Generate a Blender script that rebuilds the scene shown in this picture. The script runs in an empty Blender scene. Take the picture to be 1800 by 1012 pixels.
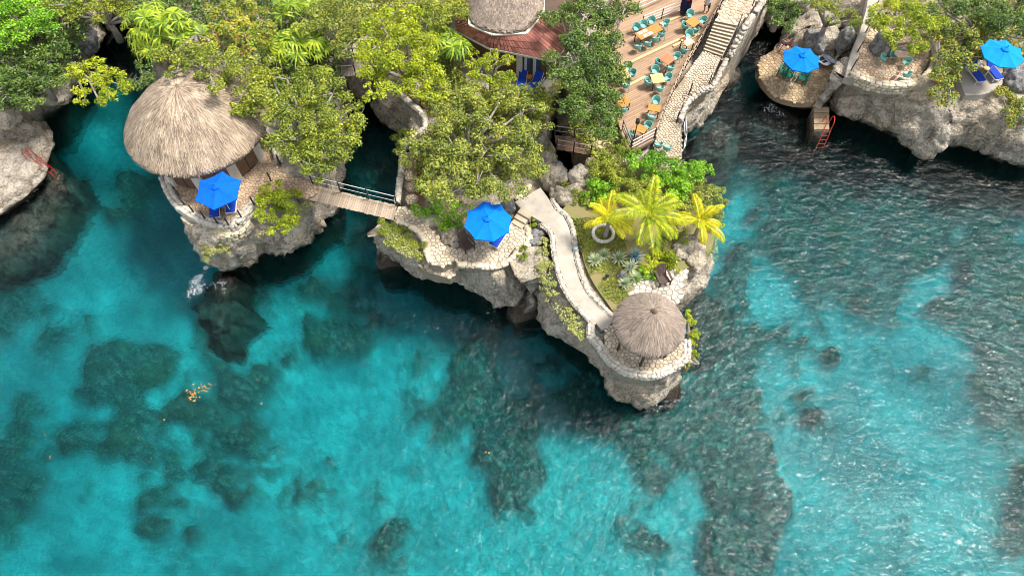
import bpy, bmesh, math, random
import numpy as np
from mathutils import Vector, Matrix, noise, geometry

R = math.radians
SC = bpy.context.scene
COL = SC.collection

# ------------------------------------------------------------------ camera
CAM_H, TILT, FPX = 40.0, R(29.0), 1200.0
cam_d = bpy.data.cameras.new('camera')
cam_d.sensor_width = 36.0
cam_d.lens = 36.0 * FPX / 1800.0
cam_d.clip_end = 2000.0
cam = bpy.data.objects.new('camera', cam_d)
cam.location = (0, 0, CAM_H)
cam.rotation_euler = (TILT, 0, 0)
COL.objects.link(cam)
SC.camera = cam

# ------------------------------------------------------------------ sky: thin bright overcast
SUN_EL, SUN_AZ = R(61.0), R(76.0)          # azimuth clockwise from +Y
W = bpy.data.worlds.new('World')
SC.world = W
W.use_nodes = True
nt = W.node_tree
bg = nt.nodes['Background']
sky = nt.nodes.new('ShaderNodeTexSky')
sky.sky_type = 'NISHITA'
sky.sun_disc = False
sky.sun_elevation = SUN_EL
sky.sun_rotation = SUN_AZ
cl = nt.nodes.new('ShaderNodeTexNoise')
tc = nt.nodes.new('ShaderNodeTexCoord')
cl.inputs['Scale'].default_value = 5.5
cl.inputs['Detail'].default_value = 5.0
nt.links.new(tc.outputs['Generated'], cl.inputs['Vector'])
rmp = nt.nodes.new('ShaderNodeMapRange')
rmp.inputs['From Min'].default_value = 0.42
rmp.inputs['From Max'].default_value = 0.57
rmp.inputs['To Min'].default_value = 0.04
rmp.inputs['To Max'].default_value = 1.0
nt.links.new(cl.outputs['Fac'], rmp.inputs['Value'])
mx = nt.nodes.new('ShaderNodeMix')
mx.data_type = 'RGBA'
nt.links.new(rmp.outputs['Result'], mx.inputs['Factor'])
nt.links.new(sky.outputs['Color'], mx.inputs['A'])
mx.inputs['B'].default_value = (7.4, 7.3, 7.15, 1)      # cloud deck
nt.links.new(mx.outputs['Result'], bg.inputs['Color'])
bg.inputs['Strength'].default_value = 0.10

sun_d = bpy.data.lights.new('sun', 'SUN')
sun_d.energy = 3.4
sun_d.angle = R(15.0)
sun_d.color = (1.0, 0.95, 0.87)
sun = bpy.data.objects.new('sun', sun_d)
sd = Vector((math.sin(SUN_AZ) * math.cos(SUN_EL), math.cos(SUN_AZ) * math.cos(SUN_EL), math.sin(SUN_EL)))
sun.rotation_euler = sd.to_track_quat('Z', 'Y').to_euler()
sun.location = sd * 90
COL.objects.link(sun)

vs = SC.view_settings
vs.view_transform = 'Standard'
vs.look = 'None'
vs.gamma = 1.0
vs.exposure = 1.0
vs.use_curve_mapping = False
SC.cycles.max_bounces = 5
SC.cycles.diffuse_bounces = 2
SC.cycles.glossy_bounces = 2
SC.cycles.transmission_bounces = 4
SC.cycles.caustics_reflective = False
SC.cycles.transparent_max_bounces = 16
SC.cycles.use_denoising = True
SC.cycles.filter_width = 0.9

# ------------------------------------------------------------------ helpers
cT, sT = math.cos(TILT), math.sin(TILT)
def at(px, py, z=0.0):
    """Point of the place that lies at height z under a spot measured on the photo."""
    u, v = (px - 900) / FPX, (506 - py) / FPX
    d = Vector((u, sT + v * cT, -cT + v * sT))
    t = (CAM_H - z) / -d.z
    return Vector((d.x * t, d.y * t, z))
def ppm(py, z):
    v = (506 - py) / FPX
    return FPX * (cT - v * sT) / (CAM_H - z)

def rnd_hash(*a):
    return random.Random(repr(a))

def lk(o, parent=None):
    COL.objects.link(o)
    if parent is not None:
        o.parent = parent
    return o
def tag(o, label=None, cat=None, group=None, kind=None):
    if label: o['label'] = label
    if cat: o['category'] = cat
    if group: o['group'] = group
    if kind: o['kind'] = kind
    return o
def thing(name, label, cat, loc=(0, 0, 0), rz=0.0, group=None):
    o = bpy.data.objects.new(name, None)
    o.empty_display_size = 0.2
    o.location = loc
    o.rotation_euler = (0, 0, rz)
    lk(o)
    return tag(o, label, cat, group)
def copy_tree(o, parent=None):
    c = o.copy()
    lk(c, parent)
    for ch in [x for x in o.children]:
        copy_tree(ch, c)
    return c

class MB:
    """collects polygons for one mesh object"""
    def __init__(s):
        s.v, s.f = [], []
    def add(s, vs_, fs):
        b = len(s.v)
        s.v += [tuple(p) for p in vs_]
        s.f += [tuple(i + b for i in q) for q in fs]
        return s
    def box(s, c, size, rz=0.0, M=None, taper=1.0):
        x, y, z = size[0] / 2, size[1] / 2, size[2] / 2
        vs_ = [Vector((sx * x * (taper if sz > 0 else 1), sy * y * (taper if sz > 0 else 1), sz * z)) for sz in (-1, 1) for sx, sy in ((-1, -1), (1, -1), (1, 1), (-1, 1))]
        m = M if M is not None else Matrix.Rotation(rz, 3, 'Z')
        vs_ = [m @ p + Vector(c) for p in vs_]
        return s.add(vs_, [(3, 2, 1, 0), (4, 5, 6, 7), (0, 1, 5, 4), (1, 2, 6, 5), (2, 3, 7, 6), (3, 0, 4, 7)])
    def beam(s, a, b, w, h):
        a, b = Vector(a), Vector(b)
        d = b - a
        L = d.length
        x = d / L
        up = Vector((0, 0, 1)) if abs(x.z) < .95 else Vector((0, 1, 0))
        y = up.cross(x).normalized()
        z = x.cross(y)
        m = Matrix((x, y, z)).transposed()
        return s.box((a + b) / 2, (L, w, h), M=m)
    def tube(s, pts, r, n=6, caps=True):
        pts = [Vector(p) for p in pts]
        rs = r if isinstance(r, (list, tuple)) else [r] * len(pts)
        rings = []
        prev = None
        for i, p in enumerate(pts):
            d = (pts[min(i + 1, len(pts) - 1)] - pts[max(i - 1, 0)]).normalized()
            if prev is None:
                up = Vector((0, 0, 1)) if abs(d.z) < .9 else Vector((1, 0, 0))
                x = d.cross(up).normalized()
            else:
                x = (prev - d * prev.dot(d)).normalized()
            prev = x
            y = d.cross(x)
            rings.append([p + (x * math.cos(t) + y * math.sin(t)) * rs[i] for t in [2 * math.pi * k / n for k in range(n)]])
        vs_ = [q for rg in rings for q in rg]
        fs = [(i * n + k, i * n + (k + 1) % n, (i + 1) * n + (k + 1) % n, (i + 1) * n + k) for i in range(len(pts) - 1) for k in range(n)]
        if caps:
            fs += [tuple(range(n))[::-1], tuple((len(pts) - 1) * n + k for k in range(n))]
        return s.add(vs_, fs)
    def prism(s, poly, z0, z1):
        n = len(poly)
        vs_ = [(p[0], p[1], z0) for p in poly] + [(p[0], p[1], z1) for p in poly]
        fs = [(i, (i + 1) % n, n + (i + 1) % n, n + i) for i in range(n)]
        return s.add(vs_, fs + [tuple(range(n))[::-1], tuple(range(n, 2 * n))])
    def lathe(s, prof, n=20, c=(0, 0, 0)):
        c = Vector(c)
        vs_ = [c + Vector((r * math.cos(2 * math.pi * k / n), r * math.sin(2 * math.pi * k / n), z)) for r, z in prof for k in range(n)]
        m = len(prof)
        fs = [(i * n + k, i * n + (k + 1) % n, (i + 1) * n + (k + 1) % n, (i + 1) * n + k) for i in range(m - 1) for k in range(n)]
        fs += [tuple(range(n))[::-1], tuple((m - 1) * n + k for k in range(n))]
        return s.add(vs_, fs)
    def mesh(s, name, mat, smooth=False, org=None):
        me = bpy.data.meshes.new(name)
        vs_ = s.v if org is None else [(p[0] - org[0], p[1] - org[1], p[2] - org[2]) for p in s.v]
        me.from_pydata(vs_, [], s.f)
        if mat: me.materials.append(mat)
        if smooth: me.shade_smooth()
        return me
    def build(s, name, mat, parent=None, smooth=False, world=False, bevel=0.0):
        """world=True: the points are given in world space"""
        org = None
        if world and parent is not None:
            mw = parent.location.copy()
            q = parent
            while q.parent is not None:
                q = q.parent
                mw += q.location
            org = mw
        o = bpy.data.objects.new(name, s.mesh(name, mat, smooth, org))
        if bevel:
            m = o.modifiers.new('bevel', 'BEVEL')
            m.width = bevel
            m.segments = 2
            m.limit_method = 'ANGLE'
        return lk(o, parent)

def obj(name, me, parent=None, loc=(0, 0, 0), rot=(0, 0, 0), scale=(1, 1, 1)):
    o = bpy.data.objects.new(name, me)
    o.location, o.rotation_euler, o.scale = loc, rot, scale
    return lk(o, parent)

def np_mesh(name, V, F, mat, smooth=False):
    """V (n,3) float, F (m,k) int"""
    me = bpy.data.meshes.new(name)
    V = np.ascontiguousarray(V, dtype=np.float32)
    F = np.ascontiguousarray(F, dtype=np.int32)
    m, k = F.shape
    me.vertices.add(len(V))
    me.vertices.foreach_set('co', V.ravel())
    me.loops.add(m * k)
    me.loops.foreach_set('vertex_index', F.ravel())
    me.polygons.add(m)
    me.polygons.foreach_set('loop_start', np.arange(0, m * k, k, dtype=np.int32))
    me.update(calc_edges=True)
    if mat: me.materials.append(mat)
    if smooth: me.shade_smooth()
    return me

def catmull(P, closed=True, step=0.3):
    P = [Vector((p[0], p[1])) for p in P]
    n = len(P)
    out = []
    rng = range(n) if closed else range(n - 1)
    for i in rng:
        if closed:
            a, b, c, d = P[i - 1], P[i], P[(i + 1) % n], P[(i + 2) % n]
        else:
            a, b, c, d = P[max(i - 1, 0)], P[i], P[i + 1], P[min(i + 2, n - 1)]
        k = max(1, int((c - b).length / step))
        for j in range(k):
            t = j / k
            out.append(0.5 * ((2 * b) + (c - a) * t + (2 * a - 5 * b + 4 * c - d) * t * t + (3 * b - a - 3 * c + d) * t ** 3))
    if not closed:
        out.append(P[-1])
    return out
def area2(P):
    return 0.5 * sum(P[i - 1].x * P[i].y - P[i].x * P[i - 1].y for i in range(len(P)))
def inside(p, P):
    r = False
    j = len(P) - 1
    for i in range(len(P)):
        a, b = P[i], P[j]
        if (a[1] > p[1]) != (b[1] > p[1]) and p[0] < (b[0] - a[0]) * (p[1] - a[1]) / (b[1] - a[1]) + a[0]:
            r = not r
        j = i
    return r

# ------------------------------------------------------------------ materials
def nodes(name):
    m = bpy.data.materials.new(name)
    m.use_nodes = True
    return m, m.node_tree, m.node_tree.nodes['Principled BSDF']
def N(t, kind, **kw):
    n = t.nodes.new(kind)
    for k, v in kw.items():
        if hasattr(n, k) and k not in n.inputs:
            setattr(n, k, v)
        else:
            n.inputs[k].default_value = v
    return n
def c4(c):
    return (c[0], c[1], c[2], 1.0)
def ramp(t, stops, src):
    r = t.nodes.new('ShaderNodeValToRGB')
    e = r.color_ramp.elements
    while len(e) > 1:
        e.remove(e[-1])
    e[0].position, e[0].color = stops[0][0], c4(stops[0][1])
    for p, c in stops[1:]:
        q = e.new(p)
        q.color = c4(c)
    t.links.new(src, r.inputs['Fac'])
    return r.outputs['Color']
def mixc(t, a, b, fac, mode='MIX'):
    m = t.nodes.new('ShaderNodeMix')
    m.data_type = 'RGBA'
    m.blend_type = mode
    for s_, v in (('A', a), ('B', b)):
        if isinstance(v, (tuple, list)):
            m.inputs[s_].default_value = c4(v)
        else:
            t.links.new(v, m.inputs[s_])
    if isinstance(fac, (int, float)):
        m.inputs['Factor'].default_value = fac
    else:
        t.links.new(fac, m.inputs['Factor'])
    return m.outputs['Result']
def mrange(t, src, a, b, c=0.0, d=1.0):
    m = N(t, 'ShaderNodeMapRange')
    for k, v in zip(('From Min', 'From Max', 'To Min', 'To Max'), (a, b, c, d)):
        m.inputs[k].default_value = v
    t.links.new(src, m.inputs['Value'])
    return m.outputs['Result']
def mathn(t, op, a, b):
    m = t.nodes.new('ShaderNodeMath')
    m.operation = op
    for i, v in enumerate((a, b)):
        if isinstance(v, (int, float)):
            m.inputs[i].default_value = v
        else:
            t.links.new(v, m.inputs[i])
    return m.outputs[0]

def plain(name, c1, c2=None, scale=4.0, rough=0.7, bump=0.15, obj_rand=0.0, isl_rand=0.0, stretch=None, world=False, spec=0.3, bscale=None):
    """general surface: two-tone noise, a little relief, wear from piece to piece"""
    m, t, b = nodes(name)
    c2 = c2 or tuple(x * 0.8 for x in c1)
    tcn = t.nodes.new('ShaderNodeTexCoord')
    geo = t.nodes.new('ShaderNodeNewGeometry')
    src = geo.outputs['Position'] if world else tcn.outputs['Object']
    if stretch:
        mp = N(t, 'ShaderNodeMapping')
        mp.inputs['Scale'].default_value = stretch
        t.links.new(src, mp.inputs['Vector'])
        src = mp.outputs['Vector']
    nz = N(t, 'ShaderNodeTexNoise', Scale=scale, Detail=6.0, Roughness=0.62)
    t.links.new(src, nz.inputs['Vector'])
    col = mixc(t, c1, c2, mrange(t, nz.outputs['Fac'], 0.3, 0.7))
    val = None
    if obj_rand:
        oi = t.nodes.new('ShaderNodeObjectInfo')
        val = mrange(t, oi.outputs['Random'], 0, 1, 1 - obj_rand, 1 + obj_rand)
    if isl_rand:
        v2 = mrange(t, geo.outputs['Random Per Island'], 0, 1, 1 - isl_rand, 1 + isl_rand)
        val = v2 if val is None else mathn(t, 'MULTIPLY', val, v2)
    if val is not None:
        hsv = t.nodes.new('ShaderNodeHueSaturation')
        t.links.new(col, hsv.inputs['Color'])
        t.links.new(val, hsv.inputs['Value'])
        col = hsv.outputs['Color']
    t.links.new(col, b.inputs['Base Color'])
    b.inputs['Roughness'].default_value = rough
    b.inputs['Specular IOR Level'].default_value = spec
    if bump:
        n2 = N(t, 'ShaderNodeTexNoise', Scale=bscale or scale * 5, Detail=5.0)
        t.links.new(src, n2.inputs['Vector'])
        bp = N(t, 'ShaderNodeBump', Strength=bump, Distance=0.05)
        t.links.new(n2.outputs['Fac'], bp.inputs['Height'])
        t.links.new(bp.outputs['Normal'], b.inputs['Normal'])
    return m

def leaf_mat(name, cols, transl=0.35, rough=0.45):
    m, t, b = nodes(name)
    geo = t.nodes.new('ShaderNodeNewGeometry')
    n = len(cols)
    c = ramp(t, [(i / max(1, n - 1), x) for i, x in enumerate(cols)], geo.outputs['Random Per Island'])
    nz = N(t, 'ShaderNodeTexNoise', Scale=0.55, Detail=2.0)
    t.links.new(geo.outputs['Position'], nz.inputs['Vector'])
    hs = t.nodes.new('ShaderNodeHueSaturation')
    t.links.new(c, hs.inputs['Color'])
    t.links.new(mrange(t, nz.outputs['Fac'], 0.3, 0.7, 0.7, 1.3), hs.inputs['Value'])
    t.links.new(mrange(t, nz.outputs['Fac'], 0.3, 0.7, 0.515, 0.487), hs.inputs['Hue'])
    t.links.new(hs.outputs['Color'], b.inputs['Base Color'])
    b.inputs['Roughness'].default_value = rough
    b.inputs['Specular IOR Level'].default_value = 0.35
    tr = t.nodes.new('ShaderNodeBsdfTranslucent')
    t.links.new(hs.outputs['Color'], tr.inputs['Color'])
    ms = t.nodes.new('ShaderNodeMixShader')
    ms.inputs[0].default_value = transl
    t.links.new(b.outputs[0], ms.inputs[1])
    t.links.new(tr.outputs[0], ms.inputs[2])
    t.links.new(ms.outputs[0], t.nodes['Material Output'].inputs['Surface'])
    return m

def rock_mat(name, light, mid, dark, warm, wet=True):
    m, t, b = nodes(name)
    geo = t.nodes.new('ShaderNodeNewGeometry')
    P = geo.outputs['Position']
    big = N(t, 'ShaderNodeTexNoise', Scale=0.35, Detail=5.0, Roughness=0.6)
    med = N(t, 'ShaderNodeTexNoise', Scale=1.7, Detail=8.0, Roughness=0.68)
    fin = N(t, 'ShaderNodeTexNoise', Scale=7.0, Detail=8.0, Roughness=0.7)
    vor = N(t, 'ShaderNodeTexVoronoi', Scale=0.55)
    vor.feature = 'DISTANCE_TO_EDGE'
    pit = N(t, 'ShaderNodeTexVoronoi', Scale=5.5)
    warp = t.nodes.new('ShaderNodeMixRGB')
    for n_ in (big, med, fin, pit):
        t.links.new(P, n_.inputs['Vector'])
    wv = t.nodes.new('ShaderNodeVectorMath'); wv.operation = 'ADD'
    t.links.new(P, wv.inputs[0])
    ws = t.nodes.new('ShaderNodeVectorMath'); ws.operation = 'SCALE'
    ws.inputs['Scale'].default_value = 2.2
    t.links.new(med.outputs['Color'], ws.inputs[0])
    t.links.new(ws.outputs[0], wv.inputs[1])
    t.links.new(wv.outputs[0], vor.inputs['Vector'])
    c = ramp(t, [(0.30, dark), (0.40, mid), (0.53, light)], med.outputs['Fac'])
    c = mixc(t, c, warm, mrange(t, big.outputs['Fac'], 0.46, 0.64, 0, 0.75))
    c = mixc(t, c, tuple(x * .45 for x in dark), mathn(t, 'MULTIPLY', mrange(t, vor.outputs['Distance'], 0.0, 0.03, 0.7, 0.0), mrange(t, big.outputs['Fac'], 0.42, 0.56)))
    c = mixc(t, c, dark, mrange(t, fin.outputs['Fac'], 0.36, 0.47, 0.75, 0.0))
    c = mixc(t, c, dark, mrange(t, pit.outputs['Distance'], 0.05, 0.2, 0.35, 0.0))
    # dark weathering streaks that run down the faces
    stm = N(t, 'ShaderNodeMapping')
    stm.inputs['Scale'].default_value = (1.3, 1.3, 0.22)
    t.links.new(P, stm.inputs['Vector'])
    stn_ = N(t, 'ShaderNodeTexNoise', Scale=1.1, Detail=6.0, Roughness=0.65)
    t.links.new(stm.outputs['Vector'], stn_.inputs['Vector'])
    c = mixc(t, c, tuple(x * .9 for x in dark), mrange(t, stn_.outputs['Fac'], 0.53, 0.66, 0.0, 0.6))
    sep = t.nodes.new('ShaderNodeSeparateXYZ')
    t.links.new(P, sep.inputs[0])
    rough = None
    if wet:   # algae and wet band round the tide line
        zz = mathn(t, 'ADD', sep.outputs['Z'], mrange(t, med.outputs['Fac'], 0.3, 0.7, -0.35, 0.35))
        w = mrange(t, zz, 0.4, 1.35, 1.0, 0.0)
        c = mixc(t, c, (0.035, 0.027, 0.018), mathn(t, 'MULTIPLY', w, 0.9))
    t.links.new(c, b.inputs['Base Color'])
    b.inputs['Roughness'].default_value = 0.85
    b.inputs['Specular IOR Level'].default_value = 0.2
    h = mathn(t, 'ADD', mathn(t, 'MULTIPLY', med.outputs['Fac'], 0.9), mathn(t, 'MULTIPLY', fin.outputs['Fac'], 0.45))
    h = mathn(t, 'ADD', h, mathn(t, 'MULTIPLY', mrange(t, vor.outputs['Distance'], 0, .06), 0.12))
    h = mathn(t, 'ADD', h, mathn(t, 'MULTIPLY', pit.outputs['Distance'], 0.25))
    bp = N(t, 'ShaderNodeBump', Strength=1.0, Distance=0.38)
    t.links.new(h, bp.inputs['Height'])
    t.links.new(bp.outputs['Normal'], b.inputs['Normal'])
    return m

M = {}
M['rock'] = rock_mat('limestone', (0.62, 0.545, 0.44), (0.45, 0.385, 0.30), (0.13, 0.11, 0.085), (0.53, 0.42, 0.29))
M['rock_warm'] = rock_mat('warm_limestone', (0.52, 0.46, 0.38), (0.38, 0.32, 0.25), (0.13, 0.105, 0.08), (0.44, 0.34, 0.22))
M['rock_dark'] = rock_mat('wet_reef_rock', (0.12, 0.10, 0.085), (0.05, 0.043, 0.037), (0.014, 0.013, 0.012), (0.08, 0.058, 0.035), wet=False)
M['rock_grey'] = rock_mat('grey_boulder', (0.36, 0.35, 0.34), (0.22, 0.215, 0.21), (0.08, 0.08, 0.08), (0.27, 0.26, 0.24), wet=False)
# ------------------------------------------------------------------ sea bed
def seabed():
    x0, x1, y0, y1, st = -62.0, 62.0, -6.0, 66.0, 0.35
    xs = np.arange(x0, x1, st)
    ys = np.arange(y0, y1, st)
    X, Y = np.meshgrid(xs, ys)
    reef_and_shade = np.zeros_like(X)  # dark cover: reefs, plus cliff shade painted on the sand below the cliffs
    blobs = [  # centre x, y, radii on the photo, turn, weight
        (222, 345, 66, 42, -20, 1.3), (266, 640, 58, 48, 0, 1.3), (186, 645, 58, 52, 0, 1.3), (190, 740, 85, 95, 10, 1.25),
        (365, 735, 115, 130, 20, 1.1), (395, 545, 48, 65, 10, 1.3), (40, 400, 95, 70, -40, 1.4), (110, 330, 36, 50, 20, .6), (80, 555, 95, 55, -15, 1.4),
        (10, 480, 60, 70, 0, 1.1), (60, 640, 30, 80, 10, .6), (590, 588, 62, 36, 0, .9), (510, 610, 60, 60, 0, .5), (840, 610, 120, 80, 10, .62), (810, 700, 85, 95, 20, 1.0),
        (730, 560, 90, 60, 0, .42), (900, 830, 60, 110, 15, 1.0), (880, 760, 50, 60, 0, .8), (1010, 650, 95, 70, 45, .8), (1080, 740, 90, 60, 30, 1.1), (1150, 770, 70, 80, 0, 1.0),
        (1290, 790, 95, 190, -5, 1.25), (1240, 690, 70, 80, 0, 1.0), (1130, 890, 60, 90, 0, .8), (1300, 930, 70, 90, 0, 1.0), (1255, 560, 75, 95, 0, 1.3), (1290, 470, 40, 60, 0, .8),
        (1480, 440, 130, 75, 10, 1.1), (1400, 330, 140, 110, 15, 1.2), (1550, 290, 150, 130, 20, 1.25), (1620, 400, 95, 80, -15, 1.3), (1440, 590, 70, 55, 20, .95), (1330, 600, 45, 40, 0, .8),
        (1590, 520, 110, 55, 15, 1.0), (1760, 430, 70, 130, 0, 1.3), (1720, 330, 30, 30, 0, -.3), (1770, 560, 80, 110, 0, 1.2), (1640, 640, 130, 60, 20, .55), (1785, 760, 60, 140, 0, 1.05), (1800, 930, 60, 100, 0, .9),
        (1560, 190, 160, 60, 0, .9), (1790, 300, 60, 60, 0, 1.0), (1260, 240, 70, 90, 0, 1.2), (1240, 330, 50, 60, 0, 1.0),
        (20, 880, 55, 120, 0, 1.1), (20, 740, 50, 60, 0, .8), (90, 940, 60, 60, 0, .4), (640, 930, 90, 70, 0, .42), (700, 860, 60, 60, 0, .4), (520, 820, 60, 90, 0, .45),
        (380, 860, 110, 80, 0, .62), (290, 960, 100, 60, 0, .35), (760, 960, 80, 60, 0, .55), (520, 520, 130, 30, 10, .45), (600, 520, 110, 60, 10, .4), (640, 430, 60, 70, 0, .6),
        (200, 240, 30, 40, 0, .5), (100, 250, 32, 55, 0, .8), (180, 245, 34, 110, -8, -.9), (150, 400, 40, 60, 30, -.6), (270, 440, 40, 60, 20, -.5), (640, 260, 70, 130, 0, 1.0), (1290, 100, 60, 90, 0, .9),
        (1690, 440, 22, 65, 25, -1.3), (1640, 500, 45, 26, -35, -1.1), (1590, 560, 40, 40, 0, -.5), (1268, 425, 22, 75, 18, -1.2), (1305, 345, 20, 34, 20, -.9), (1704, 312, 20, 30, 0, -1.7), (1370, 500, 40, 40, 0, -.6), (1560, 470, 26, 26, 0, -.5), (1490, 545, 30, 40, 0, -.4), (300, 540, 50, 40, 0, -.4), (270, 690, 14, 30, -30, -.7), (320, 650, 12, 40, 30, -.5), (1450, 790, 40, 60, 0, .35), (1560, 860, 60, 60, 0, .3), (1080, 960, 60, 50, 0, .4), (1420, 700, 40, 40, 0, .55)]
    for cx, cy, rx, ry, ang, w in blobs:
        c = at(cx, cy, -3.0)
        k = ppm(cy, -3.0)
        ax = rx / k
        e = at(cx, cy - ry, -3.0)
        ay = max(0.2, (e - c).length)
        ca, sa = math.cos(R(-ang)), math.sin(R(-ang))
        dx, dy = X - c.x, Y - c.y
        u = (dx * ca + dy * sa) / ax
        v = (-dx * sa + dy * ca) / ay
        d = u * u + v * v
        reef_and_shade += .88 * w * np.exp(-0.9 * d ** 1.5)
    V = np.empty((X.size, 3), np.float32)
    col = np.empty(X.size, np.float32)
    k = 0
    ny, nx = X.shape
    for j in range(ny):
        for i in range(nx):
            x, y = float(X[j, i]), float(Y[j, i])
            n1 = noise.fractal(Vector((x * .16, y * .16, 3.1)), 1.0, 2.0, 5)
            n2 = noise.fractal(Vector((x * .55, y * .55, 9.4)), 0.7, 2.1, 5)
            n3 = noise.noise(Vector((x * .06 + 4, y * .06, 1.7)))
            r = .78 * reef_and_shade[j, i] + n1 * .46 + n2 * .46
            a = min(1.0, max(0.0, (r - 0.30) / 0.62))
            a = a * a * (3 - 2 * a)
            z = -3.9 + 0.9 * n3 + a * (0.9 + 0.9 * n2 + 0.5 * n1)
            V[k] = (x, y, z)
            col[k] = a
            k += 1
    for cx, cy, rad, up in ((185, 200, 4.0, 1.7), (150, 380, 4.0, .9), (1704, 312, 2.0, 1.2)):   # shallow pockets
        c = at(cx, cy, -2.5)
        V[:, 2] += up * np.exp(-((V[:, 0] - c.x) ** 2 + (V[:, 1] - c.y) ** 2) / rad ** 2)
    V[:, 2] = np.minimum(V[:, 2], -.5)
    idx = np.arange(ny * nx).reshape(ny, nx)
    F = np.stack([idx[:-1, :-1], idx[:-1, 1:], idx[1:, 1:], idx[1:, :-1]], -1).reshape(-1, 4)
    # skirt of plain sand out to the horizon
    m, t, b = nodes('sand_and_reef')
    at_ = N(t, 'ShaderNodeAttribute')
    at_.attribute_name = 'reef_and_shade'
    geo = t.nodes.new('ShaderNodeNewGeometry')
    P = geo.outputs['Position']
    a1 = N(t, 'ShaderNodeTexNoise', Scale=0.5, Detail=6.0, Roughness=0.6)
    a2 = N(t, 'ShaderNodeTexNoise', Scale=2.6, Detail=8.0, Roughness=0.72)
    a3 = N(t, 'ShaderNodeTexNoise', Scale=0.16, Detail=6.0, Roughness=0.6)
    for q in (a1, a2, a3):
        t.links.new(P, q.inputs['Vector'])
    sand = mixc(t, (0.74, 0.73, 0.69), (0.49, 0.52, 0.50), mrange(t, a1.outputs['Fac'], 0.38, 0.66))
    sand = mixc(t, sand, (0.22, 0.25, 0.25), mrange(t, a3.outputs['Fac'], 0.44, 0.62, 0, 0.75))
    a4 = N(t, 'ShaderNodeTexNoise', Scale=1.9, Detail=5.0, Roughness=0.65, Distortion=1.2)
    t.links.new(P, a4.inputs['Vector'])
    sand = mixc(t, sand, (0.20, 0.22, 0.22), mrange(t, a4.outputs['Fac'], 0.44, 0.62, 0, 0.6))  # mottled sand, doubling as painted ripples of light from the waves
    rf = ramp(t, [(0.36, (0.012, 0.014, 0.016)), (0.45, (0.045, 0.05, 0.05)), (0.53, (0.125, 0.125, 0.11)), (0.63, (0.36, 0.35, 0.26))], a2.outputs['Fac'])
    rf = mixc(t, rf, (0.13, 0.12, 0.05), mrange(t, a1.outputs['Fac'], 0.5, 0.7, 0, .6))
    rf = mixc(t, rf, sand, mrange(t, a4.outputs['Fac'], 0.52, 0.68, 0, .45))
    ed = mathn(t, 'ADD', at_.outputs['Fac'], mrange(t, a2.outputs['Fac'], 0.3, 0.7, -.6, .6))
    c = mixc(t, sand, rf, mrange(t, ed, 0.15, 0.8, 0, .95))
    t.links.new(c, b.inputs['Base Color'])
    b.inputs['Roughness'].default_value = 0.95
    b.inputs['Specular IOR Level'].default_value = 0.0
    bp = N(t, 'ShaderNodeBump', Strength=1.0, Distance=0.6)
    t.links.new(a2.outputs['Fac'], bp.inputs['Height'])
    t.links.new(bp.outputs['Normal'], b.inputs['Normal'])
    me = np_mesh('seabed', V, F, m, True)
    at_d = me.attributes.new('reef_and_shade', 'FLOAT', 'POINT')
    at_d.data.foreach_set('value', col)
    tag(obj('seabed', me), kind='structure')
    far = MB().prism([(-700, -400), (700, -400), (700, 700), (-700, 700)], -8.0, -6.2)
    tag(far.build('deep_seabed', plain('deep_sand', (0.55, 0.53, 0.48), (0.35, 0.35, 0.32), .3, .95, 0, world=True)), kind='structure')
seabed()

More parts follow.
